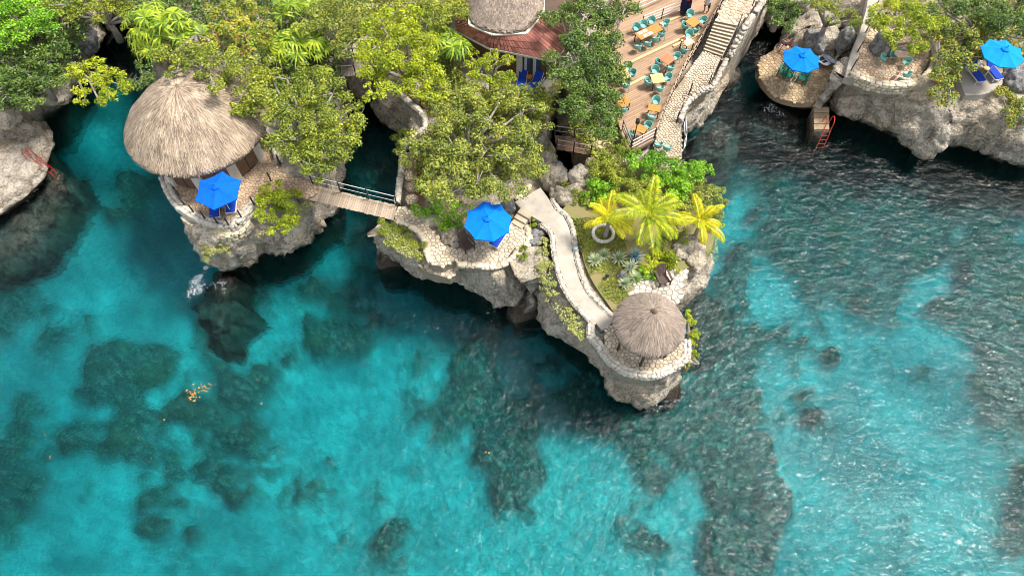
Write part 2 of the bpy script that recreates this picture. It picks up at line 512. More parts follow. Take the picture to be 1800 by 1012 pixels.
# ------------------------------------------------------------------ water
def water():
    m, t, b = nodes('sea_water')
    t.nodes.remove(b)
    geo = t.nodes.new('ShaderNodeNewGeometry')
    P = geo.outputs['Position']
    mp = N(t, 'ShaderNodeMapping')
    mp.inputs['Rotation'].default_value = (0, 0, R(25))
    mp.inputs['Scale'].default_value = (1.0, 1.65, 1.0)
    t.links.new(P, mp.inputs['Vector'])
    w1 = N(t, 'ShaderNodeTexNoise', Scale=0.95, Detail=3.0, Roughness=0.5, Distortion=0.6)
    w2 = N(t, 'ShaderNodeTexNoise', Scale=2.9, Detail=4.0, Roughness=0.55, Distortion=0.9)
    w3 = N(t, 'ShaderNodeTexNoise', Scale=0.09, Detail=2.0)
    for q in (w1, w2):
        t.links.new(mp.outputs['Vector'], q.inputs['Vector'])
    t.links.new(P, w3.inputs['Vector'])
    h = mathn(t, 'ADD', mathn(t, 'MULTIPLY', w1.outputs['Fac'], 1.0), mathn(t, 'MULTIPLY', w2.outputs['Fac'], 0.36))
    h = mathn(t, 'MULTIPLY', h, mrange(t, w3.outputs['Fac'], 0.3, 0.7, 0.7, 1.25))
    bp = N(t, 'ShaderNodeBump', Strength=1.0, Distance=0.19)
    t.links.new(h, bp.inputs['Height'])
    fr = N(t, 'ShaderNodeFresnel', IOR=1.25)
    t.links.new(bp.outputs['Normal'], fr.inputs['Normal'])
    gl = N(t, 'ShaderNodeBsdfGlossy', Roughness=0.16)
    gl.inputs['Color'].default_value = (1, 1, 1, 1)
    t.links.new(bp.outputs['Normal'], gl.inputs['Normal'])
    tr = N(t, 'ShaderNodeBsdfTransparent')
    rfr = N(t, 'ShaderNodeBsdfRefraction', IOR=1.12, Roughness=0.0)
    t.links.new(bp.outputs['Normal'], rfr.inputs['Normal'])
    ms0 = t.nodes.new('ShaderNodeMixShader')
    ms0.inputs[0].default_value = 0.5
    t.links.new(tr.outputs[0], ms0.inputs[1])
    t.links.new(rfr.outputs[0], ms0.inputs[2])
    ms = t.nodes.new('ShaderNodeMixShader')
    t.links.new(fr.outputs[0], ms.inputs[0])
    t.links.new(ms0.outputs[0], ms.inputs[1])
    t.links.new(gl.outputs[0], ms.inputs[2])
    out = t.nodes['Material Output']
    t.links.new(ms.outputs[0], out.inputs['Surface'])
    ab = N(t, 'ShaderNodeVolumeAbsorption', Density=0.55)
    ab.inputs['Color'].default_value = (0.03, 0.918, 0.948, 1)
    t.links.new(ab.outputs[0], out.inputs['Volume'])
    w = MB().prism([(-690, -390), (690, -390), (690, 690), (-690, 690)], -7.9, 0.0)
    tag(w.build('sea_water', m), kind='structure')
water()
# ------------------------------------------------------------------ cliffs and rock platforms
def dfield(p, amp):
    q = p * 0.33
    a = Vector((noise.noise(q), noise.noise(q + Vector((31, 7, 2))), noise.noise(q + Vector((5, 53, 17))))) * 0.55
    q = p * 1.05
    b = Vector((noise.noise(q), noise.noise(q + Vector((31, 7, 2))), noise.noise(q + Vector((5, 53, 17))))) * 0.26
    q = p * 3.1
    c = noise.noise_vector(q) * 0.10
    d = a + b + c
    d.z *= 0.45
    return d * amp

PROF = [(-6.0, 0.5), (-2.2, 0.9), (-0.7, 1.15), (-0.1, 1.2), (0.35, 0.9), (0.75, 0.35), (1.1, 0.05)]
def rock(name, pts, h, mat='rock', amp=1.0, step=0.2, prof=None, rim=0.75, bulge=0.0, label=None):
    """pts: (px, py, zref) measured on the photo; the outline is the widest belt of the rock"""
    P = [at(*p) for p in pts]
    ring = catmull(P, True, step)
    if area2(ring) < 0:
        ring.reverse()
    n = len(ring)
    nor = []
    for i in range(n):
        d = ring[(i + 2) % n] - ring[i - 2]
        nor.append(Vector((d.y, -d.x)).normalized())
    pr = list(prof or PROF)
    z = pr[-1][0]
    k = max(2, int((h - 0.5 - z) / 0.2))
    for i in range(1, k + 1):
        f = i / k
        pr.append((z + (h - 0.5 - z) * f, 0.05 + 0.62 * rim * f ** 1.4 - bulge * math.sin(math.pi * f)))
    pr += [(h - 0.3, rim * 0.76), (h - 0.1, rim * .92), (h, rim * 1.1)]
    V, F = [], []
    for zz, ins in pr:
        V += [Vector((ring[i].x - nor[i].x * ins, ring[i].y - nor[i].y * ins, zz)) for i in range(n)]
    for j in range(len(pr) - 1):
        F += [(j * n + i, j * n + (i + 1) % n, (j + 1) * n + (i + 1) % n, (j + 1) * n + i) for i in range(n)]
    top = V[-n:]
    t2 = [Vector((p.x, p.y)) for p in top]
    x0, x1 = min(p.x for p in t2), max(p.x for p in t2)
    y0, y1 = min(p.y for p in t2), max(p.y for p in t2)
    rg = rnd_hash(name)
    pts2 = list(t2)
    s = 0.45
    y = y0
    while y < y1:
        x = x0
        while x < x1:
            q = Vector((x + rg.uniform(-.15, .15), y + rg.uniform(-.15, .15)))
            if inside(q, t2) and min((q - e).length_squared for e in t2[::2]) > .09:
                pts2.append(q)
            x += s
        y += s
    res = geometry.delaunay_2d_cdt(pts2, [], [list(range(n))], 1, 1e-4)
    b = len(V)
    V += [Vector((p.x, p.y, h)) for p in res[0]]
    F += [tuple(i + b for i in f) for f in res[2]]
    V = [p + dfield(p, amp) for p in V]
    bm = bmesh.new()
    bv = [bm.verts.new(p) for p in V]
    for f in F:
        try:
            bm.faces.new([bv[i] for i in f])
        except ValueError:
            pass
    bmesh.ops.remove_doubles(bm, verts=bm.verts, dist=1e-3)
    bmesh.ops.recalc_face_normals(bm, faces=bm.faces)
    bm.normal_update()
    for v in bm.verts:
        p = v.co
        k_ = 1.0 - .75 * max(0.0, v.normal.z) if p.z > h - .6 else 1.0
        r1 = 1 - abs(noise.noise(p * 0.8 + Vector((3, 9, 1)))) * 2
        r2 = 1 - abs(noise.noise(p * 1.9)) * 2
        dv = noise.voronoi(p * 1.5)[0]
        v.co = p + v.normal * k_ * amp * (.20 * r1 * abs(r1) + .13 * r2 - .22 * max(0.0, .22 - (dv[1] - dv[0])) / .22 + .16 * (dv[0] - .4))
    me = bpy.data.meshes.new(name)
    bm.to_mesh(me)
    bm.free()
    me.materials.append(M[mat])
    me.shade_smooth()
    o = obj(name, me)
    return tag(o, label, kind='structure')

B = 1.2
rock('villa_cliff', [(322, 362, B), (332, 394, B), (348, 422, B), (358, 457, B), (388, 475, B), (412, 479, B), (440, 472, B), (462, 451, B), (500, 440, B), (525, 426, B), (550, 410, B), (570, 382, B),
     (576, 345, 3.0), (574, 300, 4.8), (580, 250, 4.8), (590, 210, 4.8), (588, 170, 4.8), (585, 140, 4.8), (595, 100, 4.8), (620, -130, 4.8), (60, -130, 4.8), (110, 0, 1.0), (165, 24, 1.0), (200, 34, 1.0), (234, 44, 1.5), (250, 72, 3.2), (258, 112, 4.8), (262, 150, 4.8), (262, 210, 4.8), (268, 260, 4.8), (287, 308, 4.8)], 4.8)
rock('middle_cliff', [(668, 392, 4.4), (666, 432, B), (684, 453, B), (711, 466, B), (738, 481, B), (779, 496, B), (797, 497, B), (818, 511, B), (848, 529, B), (868, 542, B), (889, 542, B), (902, 530, B), (913, 512, B), (921, 490, B),
     (925, 462, 4.4), (934, 440, 4.4), (945, 415, 4.4), (955, 395, 4.4), (975, 350, 4.4), (985, 320, 4.4), (988, 295, 4.4), (985, 270, 4.4), (970, 200, 4.4), (1000, -130, 4.4), (690, -130, 4.4), (652, 100, 4.4), (655, 150, 4.4), (690, 175, 4.4), (715, 205, 4.4), (722, 235, 4.4), (703, 260, 4.4), (700, 300, 4.4), (697, 340, 4.4), (688, 370, 4.4)], 4.4)
rock('channel_head', [(585, 78, 4.8), (670, 80, 4.8), (720, -130, 4.8), (560, -130, 4.8)], 4.8)
rock('point_cliff', [(926, 500, B), (937, 519, B), (951, 549, B), (963, 576, B), (988, 596, B), (1017, 611, B), (1039, 634, B), (1055, 655, B), (1063, 671, B), (1084, 687, B), (1113, 698, B), (1132, 709, B), (1156, 711, B), (1169, 696, B), (1183, 676, B), (1201, 656, B),
     (1208, 620, 4.8), (1209, 580, 4.8), (1204, 545, 4.8), (1200, 520, 4.6), (1228, 492, 4.6), (1260, 466, 4.8), (1268, 430, 4.8), (1266, 385, 4.8), (1258, 345, 4.8), (1238, 310, 4.8), (1210, 280, 4.8), (1100, 262, 4.8), (1040, 285, 4.8), (1012, 300, 4.8), (1004, 330, 4.8), (985, 360, 4.8), (965, 395, 4.8), (955, 425, 4.8), (941, 450, 4.8), (930, 478, 4.8)], 4.8, rim=0.9)
rock('deck_cliff', [(1196, 300, 4.2), (1199, 255, 4.2), (1202, 205, 4.2), (1220, 182, 4.2), (1252, 160, 4.2), (1270, 122, 4.2), (1298, 80, 4.2), (1325, 40, 4.2), (1360, -20, 4.2), (1400, -130, 4.2), (960, -130, 4.2), (985, 150, 4.2), (1018, 235, 4.2), (1022, 280, 4.2), (1050, 300, 4.2), (1120, 310, 4.2)], 4.2)
rock('wet_rock_below_stairs', [(1262, 112, .8), (1285, 98, .8), (1297, 118, .8), (1292, 138, .8), (1268, 145, .8), (1252, 135, .8)], 1.2, 'rock_warm', prof=[(-4, .3), (-.5, .2), (0.2, 0.0)], rim=.4)
rock('swim_platform_rock', [(1329, 109, 1.4), (1332, 138, 1.4), (1345, 160, 1.2), (1362, 176, 1.1), (1397, 188, 1.1), (1430, 188, 1.1), (1462, 178, 1.1), (1490, 150, 1.4), (1500, 60, 1.6), (1430, 30, 1.6), (1385, 50, 1.6), (1362, 82, 1.6), (1345, 92, 1.6)], 1.55, 'rock_warm', amp=.5, rim=.3)
rock('east_cliff', [(1465, 165, B), (1472, 190, B), (1512, 207, B), (1549, 227, B), (1575, 242, B), (1604, 256, B), (1638, 271, B), (1654, 250, B), (1681, 248, B), (1710, 253, B), (1738, 267, B), (1770, 283, B), (1800, 290, B), (1900, 300, B), (2100, 320, B),
     (2150, -130, 4.4), (1430, -130, 4.4), (1345, -60, 4.0), (1380, -5, 4.0), (1440, -8, 4.0), (1500, 15, 4.2), (1512, 50, 4.2), (1493, 90, 4.2), (1478, 120, 4.2), (1470, 140, 4.2)], 4.4, bulge=.25)
rock('platform_back_rock', [(1388, 55, 2.6), (1405, 20, 3), (1430, -20, 3), (1495, -20, 3), (1500, 60, 3), (1485, 95, 2.6), (1460, 100, 2.2), (1430, 88, 2.2), (1405, 78, 2.2)], 3.1, 'rock', amp=1.5, rim=1.2)
rock('west_cliff', [(172, 20, 1.5), (174, 52, 1.5), (162, 82, 1.5), (154, 104, 1.5), (136, 126, 1.5), (121, 146, 1.5), (105, 170, 1.5), (75, 196, 1.5), (50, 215, 1.6), (20, 210, 3), (-60, 240, 3), (-250, 250, 4), (-250, -130, 4), (120, -130, 4), (165, 0, 4.2)], 4.4, rim=.9)
rock('west_swim_platform_rock', [(55, 203, 1.7), (78, 212, 1.7), (84, 238, 1.7), (77, 262, 1.6), (76, 285, 1.4), (84, 305, 1.2), (66, 326, 1.1), (45, 347, 1.1), (22, 362, 1.1), (-8, 380, 1.1), (-120, 400, 1.1), (-150, 230, 1.7), (-20, 215, 1.7)], 1.75, 'rock_warm', amp=.5, rim=.45)
rock('west_reef_shelf', [(110, 305, -.2), (118, 325, -.2), (95, 370, -.2), (65, 405, -.2), (20, 440, -.2), (-60, 470, -.2), (-60, 330, -.2), (40, 280, -.2), (80, 290, -.2)], -0.42, 'rock_dark', prof=[(-4, -.6), (-2, -.3), (-1.2, 0)], rim=.6, amp=1.7)
rock('foot_rock', [(364, 478, .2), (376, 468, .2), (400, 476, .2), (420, 484, .2), (410, 496, .2), (392, 500, .2), (372, 500, .2)], 0.02, 'rock_dark', prof=[(-4, -.8), (-1.5, -.4), (-.6, 0)], rim=.45, amp=1.5)
rock('sunken_ridge', [(366, 495, -1), (395, 492, -1), (425, 500, -1), (420, 535, -1), (405, 565, -1), (398, 600, -1), (375, 605, -1), (360, 575, -1), (352, 535, -1)], -1.15, 'rock_dark', prof=[(-4.5, -.9), (-3, -.5), (-2, 0)], rim=.7, amp=2.0)
rock('shoal_east_of_stairs', [(1330, 175, 0), (1350, 165, 0), (1385, 182, 0), (1420, 200, 0), (1410, 225, 0), (1360, 222, 0), (1325, 205, 0)], -0.12, 'rock_dark', prof=[(-4, -.8), (-1.5, -.4), (-.6, 0)], rim=.6, amp=.9)
rock('shoal_by_terrace', [(1235, 225, 0), (1262, 205, 0), (1285, 215, 0), (1295, 240, 0), (1270, 262, 0), (1240, 250, 0)], -0.3, 'rock_dark', prof=[(-4, -.8), (-1.5, -.4), (-.8, 0)], rim=.6, amp=.9)
rock('shoal_by_point', [(1208, 500, 0), (1240, 490, 0), (1275, 520, 0), (1285, 560, 0), (1260, 600, 0), (1222, 610, 0), (1205, 560, 0)], -1.0, 'rock_dark', prof=[(-4, -.8), (-2.5, -.4), (-1.8, 0)], rim=.8, amp=1.0)
# ------------------------------------------------------------------ stone materials
M['mortar'] = plain('mortar', (0.31, 0.255, 0.185), (0.21, 0.17, 0.12), 3, .95, .3, world=True)
M['mortar_tan'] = plain('tan_mortar', (0.33, 0.24, 0.155), (0.24, 0.17, 0.11), 3, .95, .3, world=True)
M['stone_pale'] = plain('pale_coral_stone', (0.58, 0.50, 0.38), (0.42, 0.335, 0.23), 2.2, .9, .5, obj_rand=.24, isl_rand=.24, world=True, bscale=14)
M['stone_white'] = plain('bleached_coral_stone', (0.58, 0.53, 0.45), (0.38, 0.335, 0.27), 2.2, .9, .5, obj_rand=.2, isl_rand=.2, world=True, bscale=14)
M['stone_grey'] = plain('grey_coral_stone', (0.48, 0.43, 0.36), (0.33, 0.29, 0.24), 2.2, .9, .5, obj_rand=.25, isl_rand=.2, world=True, bscale=14)
M['stone_tan'] = plain('tan_paving_stone', (0.56, 0.41, 0.28), (0.43, 0.31, 0.21), 2.2, .9, .5, obj_rand=.25, isl_rand=.25, world=True, bscale=14)
M['stone_brown'] = plain('brown_paving_stone', (0.46, 0.34, 0.20), (0.33, 0.24, 0.15), 2.2, .9, .5, obj_rand=.28, isl_rand=.28, world=True, bscale=14)
M['concrete'] = plain('bleached_concrete', (0.47, 0.42, 0.355), (0.29, 0.255, 0.21), .8, .9, .35, world=True, bscale=9)
M['soil'] = plain('leaf_littered_soil', (0.23, 0.14, 0.085), (0.13, 0.085, 0.05), 2.2, .95, .8, world=True, bscale=10)

def voronoi_cells(poly, size, rg):
    """jittered cells covering a polygon: list of (centre, corner list)"""
    x0, x1 = min(p[0] for p in poly), max(p[0] for p in poly)
    y0, y1 = min(p[1] for p in poly), max(p[1] for p in poly)
    dy = size * 0.87
    rows = int((y1 - y0) / dy) + 3
    cols = int((x1 - x0) / size) + 3
    g = {}
    for j in range(-1, rows):
        for i in range(-1, cols):
            g[i, j] = Vector((x0 + (i + .5 * (j % 2)) * size + rg.uniform(-.36, .36) * size, y0 + j * dy + rg.uniform(-.36, .36) * size))
    out = []
    for (i, j), c in g.items():
        if not inside(c, poly):
            continue
        cell = [c + Vector((a * size * 1.3, b * size * 1.3)) for a, b in ((-1, -1), (1, -1), (1, 1), (-1, 1))]
        for dj in (-2, -1, 0, 1, 2):
            for di in (-2, -1, 0, 1, 2):
                q = g.get((i + di, j + dj))
                if q is None or (di == 0 and dj == 0):
                    continue
                mid, nn = (c + q) / 2, (q - c)
                new = []
                for k in range(len(cell)):
                    a, b = cell[k - 1], cell[k]
                    da, db = (a - mid).dot(nn), (b - mid).dot(nn)
                    if da <= 0: new.append(a)
                    if (da < 0) != (db < 0) and da != db:
                        new.append(a + (b - a) * (da / (da - db)))
                cell = new
                if len(cell) < 3: break
            if len(cell) < 3: break
        if len(cell) >= 3:
            # drop doubled corners and those past the border
            cc = [p for k, p in enumerate(cell) if (p - cell[k - 1]).length > .012]
            if len(cc) >= 3:
                out.append((c, cc))
    return out

def stone_mesh(c, cell, th, rg, mat, gap=.024):
    """one paving stone: a bevelled irregular slab"""
    n = len(cell)
    rad = sum((p - c).length for p in cell) / n
    a = [(p - c) * max(.3, 1 - gap / max(.03, (p - c).length)) for p in cell]
    tl = (rg.uniform(-.012, .012), rg.uniform(-.012, .012))
    vs_ = [(p.x, p.y, -.05) for p in a] + [(p.x, p.y, th * .55) for p in a] + [(p.x * .84, p.y * .84, th + p.x * tl[0] + p.y * tl[1]) for p in a]
    fs = [(k, (k + 1) % n, n + (k + 1) % n, n + k) for k in range(n)] + [(n + k, n + (k + 1) % n, 2 * n + (k + 1) % n, 2 * n + k) for k in range(n)] + [tuple(range(2 * n, 3 * n))]
    return vs_, fs

def paving(name, poly, z, size, smat, mmat, slab=0.5, parts=300, th=.035, holes=None):
    """a paved floor: mortar bed with each stone laid into it"""
    rg = rnd_hash(name, size)
    ring = catmull(poly, True, .4)
    if area2(ring) < 0: ring.reverse()
    c0 = sum((p for p in ring), Vector((0, 0))) / len(ring)
    bed = MB().prism([(p.x - c0.x, p.y - c0.y) for p in ring], -slab, 0)
    root = obj(name, bed.mesh(name, M[mmat]), None, (c0.x, c0.y, z))
    tag(root, kind='structure')
    cells = voronoi_cells(ring, size, rg)
    if holes:
        cells = [q for q in cells if not any(h(q[0]) for h in holes)]
    cam2 = Vector((0, 0))
    cells.sort(key=lambda q: (q[0] - cam2).length)
    rest = MB()
    for k, (c, cell) in enumerate(cells):
        tt = th * rg.uniform(.7, 1.35)
        vs_, fs = stone_mesh(c, cell, tt, rg, smat)
        if k < parts:
            obj('paving_stone', MB().add(vs_, fs).mesh('paving_stone', M[smat]), root, (c.x - c0.x, c.y - c0.y, 0))
        else:
            rest.add([(v[0] + c.x - c0.x, v[1] + c.y - c0.y, v[2]) for v in vs_], fs)
    if rest.f:
        tag(rest.build('small_paving_stones', M[smat], root), kind='stuff')
    return root

# ---- wall stones, shared between all the walls
def rubble(seed):
    rg = random.Random(seed)
    bm = bmesh.new()
    bmesh.ops.create_cube(bm, size=1.0)
    bmesh.ops.subdivide_edges(bm, edges=bm.edges, cuts=1, use_grid_fill=True)
    for v in bm.verts:
        s = v.co.normalized() * .62
        v.co = v.co.lerp(s, .45) + Vector((rg.uniform(-.07, .07), rg.uniform(-.07, .07), rg.uniform(-.07, .07)))
    return bm
RUB = {}
def rubble_mesh(mat, i):
    k = (mat, i)
    if k not in RUB:
        me = bpy.data.meshes.new('stone')
        bm = rubble(i)
        bm.to_mesh(me)
        bm.free()
        me.materials.append(M[mat])
        me.shade_smooth()
        RUB[k] = me
    return RUB[k]

def stone_wall(name, label, cat, path, h, w, smat='stone_white', mmat='mortar', size=.34, rows=None, closed=False, skip_face=False, parts=300):
    """path: world points of the wall's foot line; rubble laid along the top and both faces over a mortar core"""
    rg = rnd_hash(name, label)
    P = catmull(path, closed, .3)
    z = [p.z if len(p) > 2 else 0 for p in path]
    zb = path[0].z
    # height along the line (linear between given points)
    root = thing(name, label, cat, (path[0].x, path[0].y, path[0].z))
    def zat(p):
        best, bz = 1e9, zb
        for a, b in zip(path, list(path[1:]) + ([path[0]] if closed else [])):
            d = Vector((b.x - a.x, b.y - a.y))
            L2 = d.length_squared or 1e-6
            t_ = max(0, min(1, (Vector((p.x - a.x, p.y - a.y))).dot(d) / L2))
            q = Vector((a.x, a.y)) + d * t_
            dd = (q - p).length
            if dd < best:
                best, bz = dd, a.z + (b.z - a.z) * t_
        return bz
    core = MB()
    n = len(P)
    segs = range(n) if closed else range(n - 1)
    for i in segs:
        a, b = P[i], P[(i + 1) % n]
        za, zb_ = zat(a), zat(b)
        d = (b - a).normalized() if (b - a).length > 1e-5 else Vector((1, 0))
        nn = Vector((-d.y, d.x)) * (w / 2 - .03)
        core.add([(a.x - nn.x, a.y - nn.y, za - .25), (a.x + nn.x, a.y + nn.y, za - .25), (b.x + nn.x, b.y + nn.y, zb_ - .25), (b.x - nn.x, b.y - nn.y, zb_ - .25),
                  (a.x - nn.x, a.y - nn.y, za + h - .05), (a.x + nn.x, a.y + nn.y, za + h - .05), (b.x + nn.x, b.y + nn.y, zb_ + h - .05), (b.x - nn.x, b.y - nn.y, zb_ + h - .05)],
                 [(4, 7, 6, 5), (0, 4, 5, 1), (1, 5, 6, 2), (2, 6, 7, 3), (3, 7, 4, 0)])
    core.build('mortar_core', M[mmat], root, world=True)
    # stones
    seglen = [(P[(i + 1) % n] - P[i]).length for i in segs]
    tot = sum(seglen)
    def pos(s):
        for i, L in zip(segs, seglen):
            if s <= L:
                d = (P[(i + 1) % n] - P[i])
                return P[i] + d * (s / max(L, 1e-6)), d.normalized()
            s -= L
        return P[-1], (P[-1] - P[-2]).normalized()
    nr = rows if rows is not None else max(1, int(round(h / (size * .8))))
    k = 0
    lanes = [(0.0, h - .06, 'top')]
    if w > size * 1.5:
        m_ = int(w / size + .5)
        lanes = [((-.5 + (i + .5) / m_) * w, h - .06, 'top') for i in range(m_)]
    if not skip_face:
        for r_ in range(nr):
            zz = (r_ + .5) * (h - .08) / nr
            lanes += [(w / 2 - .07, zz, 'f'), (-w / 2 + .07, zz, 'f')]
    for off, zz, kind in lanes:
        s = rg.uniform(0, size * .5)
        while s < tot:
            L = size * rg.uniform(.5, 1.55)
            p, d = pos(min(tot, s + L / 2))
            nn = Vector((-d.y, d.x))
            q = p + nn * (off + rg.uniform(-.02, .02))
            sx = L * .98
            if kind == 'top':
                sy, sz = min(w / max(1, len([l for l in lanes if l[2] == 'top'])), size) * rg.uniform(.9, 1.12), .16
            else:
                sy, sz = .2, (h / nr) * rg.uniform(.85, 1.05)
            if k < parts:
                obj('stone', rubble_mesh(smat, rg.randrange(8)), root, (q.x - root.location.x, q.y - root.location.y, zat(q) + zz - root.location.z), (rg.uniform(-.14, .14), rg.uniform(-.14, .14), math.atan2(d.y, d.x) + rg.uniform(-.22, .22)), (sx, sy * rg.uniform(.8, 1.1), sz * rg.uniform(.75, 1.2)))
            k += 1
            s += L
    return root

def strip(name, stations, th, mat, kind='structure', parent=None):
    """a path as a slab between left and right edges"""
    L = [s[0] for s in stations]
    Rr = [s[1] for s in stations]
    m = MB()
    n = len(L)
    vs_ = [p for p in L] + [p for p in Rr] + [p - Vector((0, 0, th)) for p in L] + [p - Vector((0, 0, th)) for p in Rr]
    fs = []
    for i in range(n - 1):
        fs += [(i, n + i, n + i + 1, i + 1), (i, i + 1, 2 * n + i + 1, 2 * n + i), (n + i, 3 * n + i, 3 * n + i + 1, n + i + 1)]
    fs += [(0, 2 * n, 3 * n, n), (n - 1, 2 * n - 1, 4 * n - 1, 3 * n - 1)]
    m.add(vs_, fs)
    return tag(m.build(name, mat, parent), kind=kind)

# ------------------------------------------------------------------ villa terrace
Z1 = 5.05
villa_c = at(346, 212, 7.7)
ter1 = [at(*p, Z1) for p in [(300, 318), (312, 340), (326, 360), (342, 373), (362, 384), (384, 391), (404, 394), (424, 381), (445, 358), (462, 338), (480, 340), (510, 335), (535, 350), (553, 345), (560, 330), (530, 315), (505, 308), (488, 290), (482, 265), (470, 245), (440, 235), (330, 250), (290, 290)]]
paving('villa_terrace_floor', ter1, Z1, .21, 'stone_tan', 'mortar_tan', slab=.6, holes=[lambda c: (c - villa_c.xy).length < 3.0])
stone_wall('terrace_wall', 'low white rubble wall curving round the terrace of the big thatched villa', 'stone wall',
    [at(*p, Z1 - .45) for p in [(293, 318), (302, 342), (316, 364), (334, 379), (356, 391), (380, 399), (404, 403), (420, 398), (436, 380), (452, 362)]], .62, .52, 'stone_white', size=.3, rows=2)
stone_wall('terrace_wall', 'white rubble retaining wall under the villa terrace above the bare cliff face', 'stone wall',
    [at(*p, Z1 - 1.25) for p in [(330, 390), (345, 402), (362, 412), (384, 420), (405, 424), (424, 419), (440, 400)]], .85, .5, 'stone_pale', size=.3, rows=3)
stone_wall('garden_wall', 'white rubble parapet between villa terrace and the leafy tree beside it', 'stone wall',
    [at(*p, Z1) for p in [(470, 222), (478, 240), (486, 262), (491, 285)]], .5, .45, 'stone_white', size=.3, rows=2)

# ------------------------------------------------------------------ middle rock: stone walk and umbrella terrace
Z2 = 4.75
walk2 = [at(*p, Z2) for p in [(693, 365), (713, 362), (722, 372), (745, 386), (760, 405), (778, 425), (800, 436), (828, 425), (838, 395), (850, 372), (885, 380), (900, 392), (912, 392), (925, 412), (928, 428), (905, 442), (888, 458), (860, 466), (825, 462), (800, 458), (778, 468), (758, 465), (752, 445), (752, 425), (738, 405), (715, 395), (692, 388)]]
paving('umbrella_terrace_floor', walk2, Z2, .26, 'stone_pale', 'mortar', slab=.7)
paving('ledge_paving', [at(*p, Z2 - .75) for p in [(752, 455), (775, 466), (800, 462), (808, 478), (790, 488), (765, 482), (742, 474), (735, 462)]], Z2 - .75, .34, 'stone_pale', 'mortar', slab=.8)
stone_wall('edging_wall', 'pale rubble kerb along the right edge of the middle umbrella terrace', 'stone wall',
    [at(*p, Z2 - .1) for p in [(925, 398), (930, 415), (927, 430), (910, 446), (893, 461), (866, 470), (838, 468), (808, 466)]], .22, .35, 'stone_pale', size=.3, rows=1)
stone_wall('edging_wall', 'pale rubble kerb along the seaward side of walk from the plank bridge', 'stone wall',
    [at(*p, Z2 - .15) for p in [(694, 391), (716, 398), (736, 410), (748, 428), (750, 445), (757, 460)]], .26, .35, 'stone_pale', size=.3, rows=1)
for k_, (px_, py_) in enumerate([(723, 310), (725, 328), (724, 350)]):
    c_ = at(px_, py_, Z2 - .05)
    rg_ = rnd_hash('step', k_)
    cells_ = voronoi_cells([(c_.x + .34 * math.cos(a) * 1.1, c_.y + .34 * math.sin(a)) for a in [i * .52 for i in range(12)]], .2, rg_)
    root_ = thing('stepping_stone', ['round pebbled stepping pad farthest from the plank bridge', 'middle one of three round pebbled stepping pads by the cliff edge', 'round pebbled stepping pad nearest the plank bridge end'][k_], 'stepping stone', c_, 0, 'round stepping pads')
    MB().lathe([(.42, -.3), (.42, 0), (.38, .03)], 18).build('pad', M['mortar_tan'], root_)
    for c__, cell__ in cells_:
        vs_, fs_ = stone_mesh(c__, cell__, .05, rg_, None)
        obj('pebble', MB().add(vs_, fs_).mesh('pebble', M['stone_pale']), root_, (c__.x - c_.x, c__.y - c_.y, .02))
stone_wall('garden_wall', 'pale rubble edging along the channel rim left of the big olive tree', 'stone wall',
    [at(*p, 4.4) for p in [(700, 164), (722, 184), (744, 205), (747, 228), (722, 248), (709, 264), (706, 300), (702, 335), (699, 358)]], .32, .36, 'stone_white', size=.26, rows=1)
tag(MB().prism([p[:2] for p in catmull([at(*q, 4.55) for q in [(700, 150), (740, 185), (762, 205), (765, 235), (735, 262), (722, 300), (722, 360), (745, 365), (745, 300), (775, 250), (800, 200), (770, 150), (730, 130)]], True, .5)], 3.9, 4.52).build('earth_path', M['soil']), kind='structure')
# steps up from the umbrella terrace to the concrete path
st = thing('stone_steps', 'three pale stone steps between the umbrella terrace and the concrete path', 'steps', at(912, 385, Z2))
for k_, (a_, b_) in enumerate([((902, 390), (921, 401)), ((907, 381), (927, 392)), ((913, 372), (934, 384))]):
    zz = Z2 + .14 * (k_ + 1)
    a, b = at(*a_, zz), at(*b_, zz)
    m_ = MB().beam(a + Vector((0, .18, -.25)), b + Vector((0, .18, -.25)), .5, .5)
    m_.build('step', M['stone_pale'], st, world=True, bevel=.03)

# ------------------------------------------------------------------ point: concrete path, garden, gazebo terrace
Z3 = 5.1
path3 = [((905, 355), (950, 330)), ((922, 372), (965, 350)), ((935, 380), (975, 368)), ((955, 392), (990, 380)), ((968, 402), (1003, 395)), ((975, 412), (1008, 412)), ((978, 440), (1011, 440)), ((984, 470), (1017, 468)), ((994, 500), (1026, 497)), ((1008, 525), (1040, 521)), ((1026, 545), (1058, 540)), ((1048, 568), (1075, 556)), ((1058, 580), (1088, 566))]
path3 = path3[:4] + [(a, (b[0] - 5, b[1])) for a, b in path3[4:]]
def smooth_edges(ed, z):
    L = catmull([at(*e[0], z) for e in ed], False, .35)
    Rr = catmull([at(*e[1], z) for e in ed], False, .35)
    n = min(len(L), len(Rr))
    pick = lambda S: [S[round(i * (len(S) - 1) / (n - 1))] for i in range(n)]
    return [(Vector((a.x, a.y, z)), Vector((b.x, b.y, z))) for a, b in zip(pick(L), pick(Rr))]
strip('concrete_path', smooth_edges(path3, Z3), .5, M['concrete'])
stone_wall('path_kerb', 'pale rubble kerb on the garden side of the concrete path', 'kerb', [at(e[1][0] + 5, e[1][1] - 1, Z3 - .05) for e in path3[1:-1]], .15, .28, 'stone_grey', size=.2, rows=1)
stone_wall('path_kerb', 'pale rubble kerb on the seaward side of the concrete path', 'kerb', [at(e[0][0] - 5, e[0][1] + 2, Z3 - .05) for e in path3[3:-1]], .13, .26, 'stone_grey', size=.2, rows=1)
stone_wall('path_kerb', 'short pale kerb at the top of stone steps beside the path', 'kerb', [at(*p, Z3 - .1) for p in [(905, 352), (918, 342), (930, 330)]], .2, .3, 'stone_pale', size=.28, rows=1)

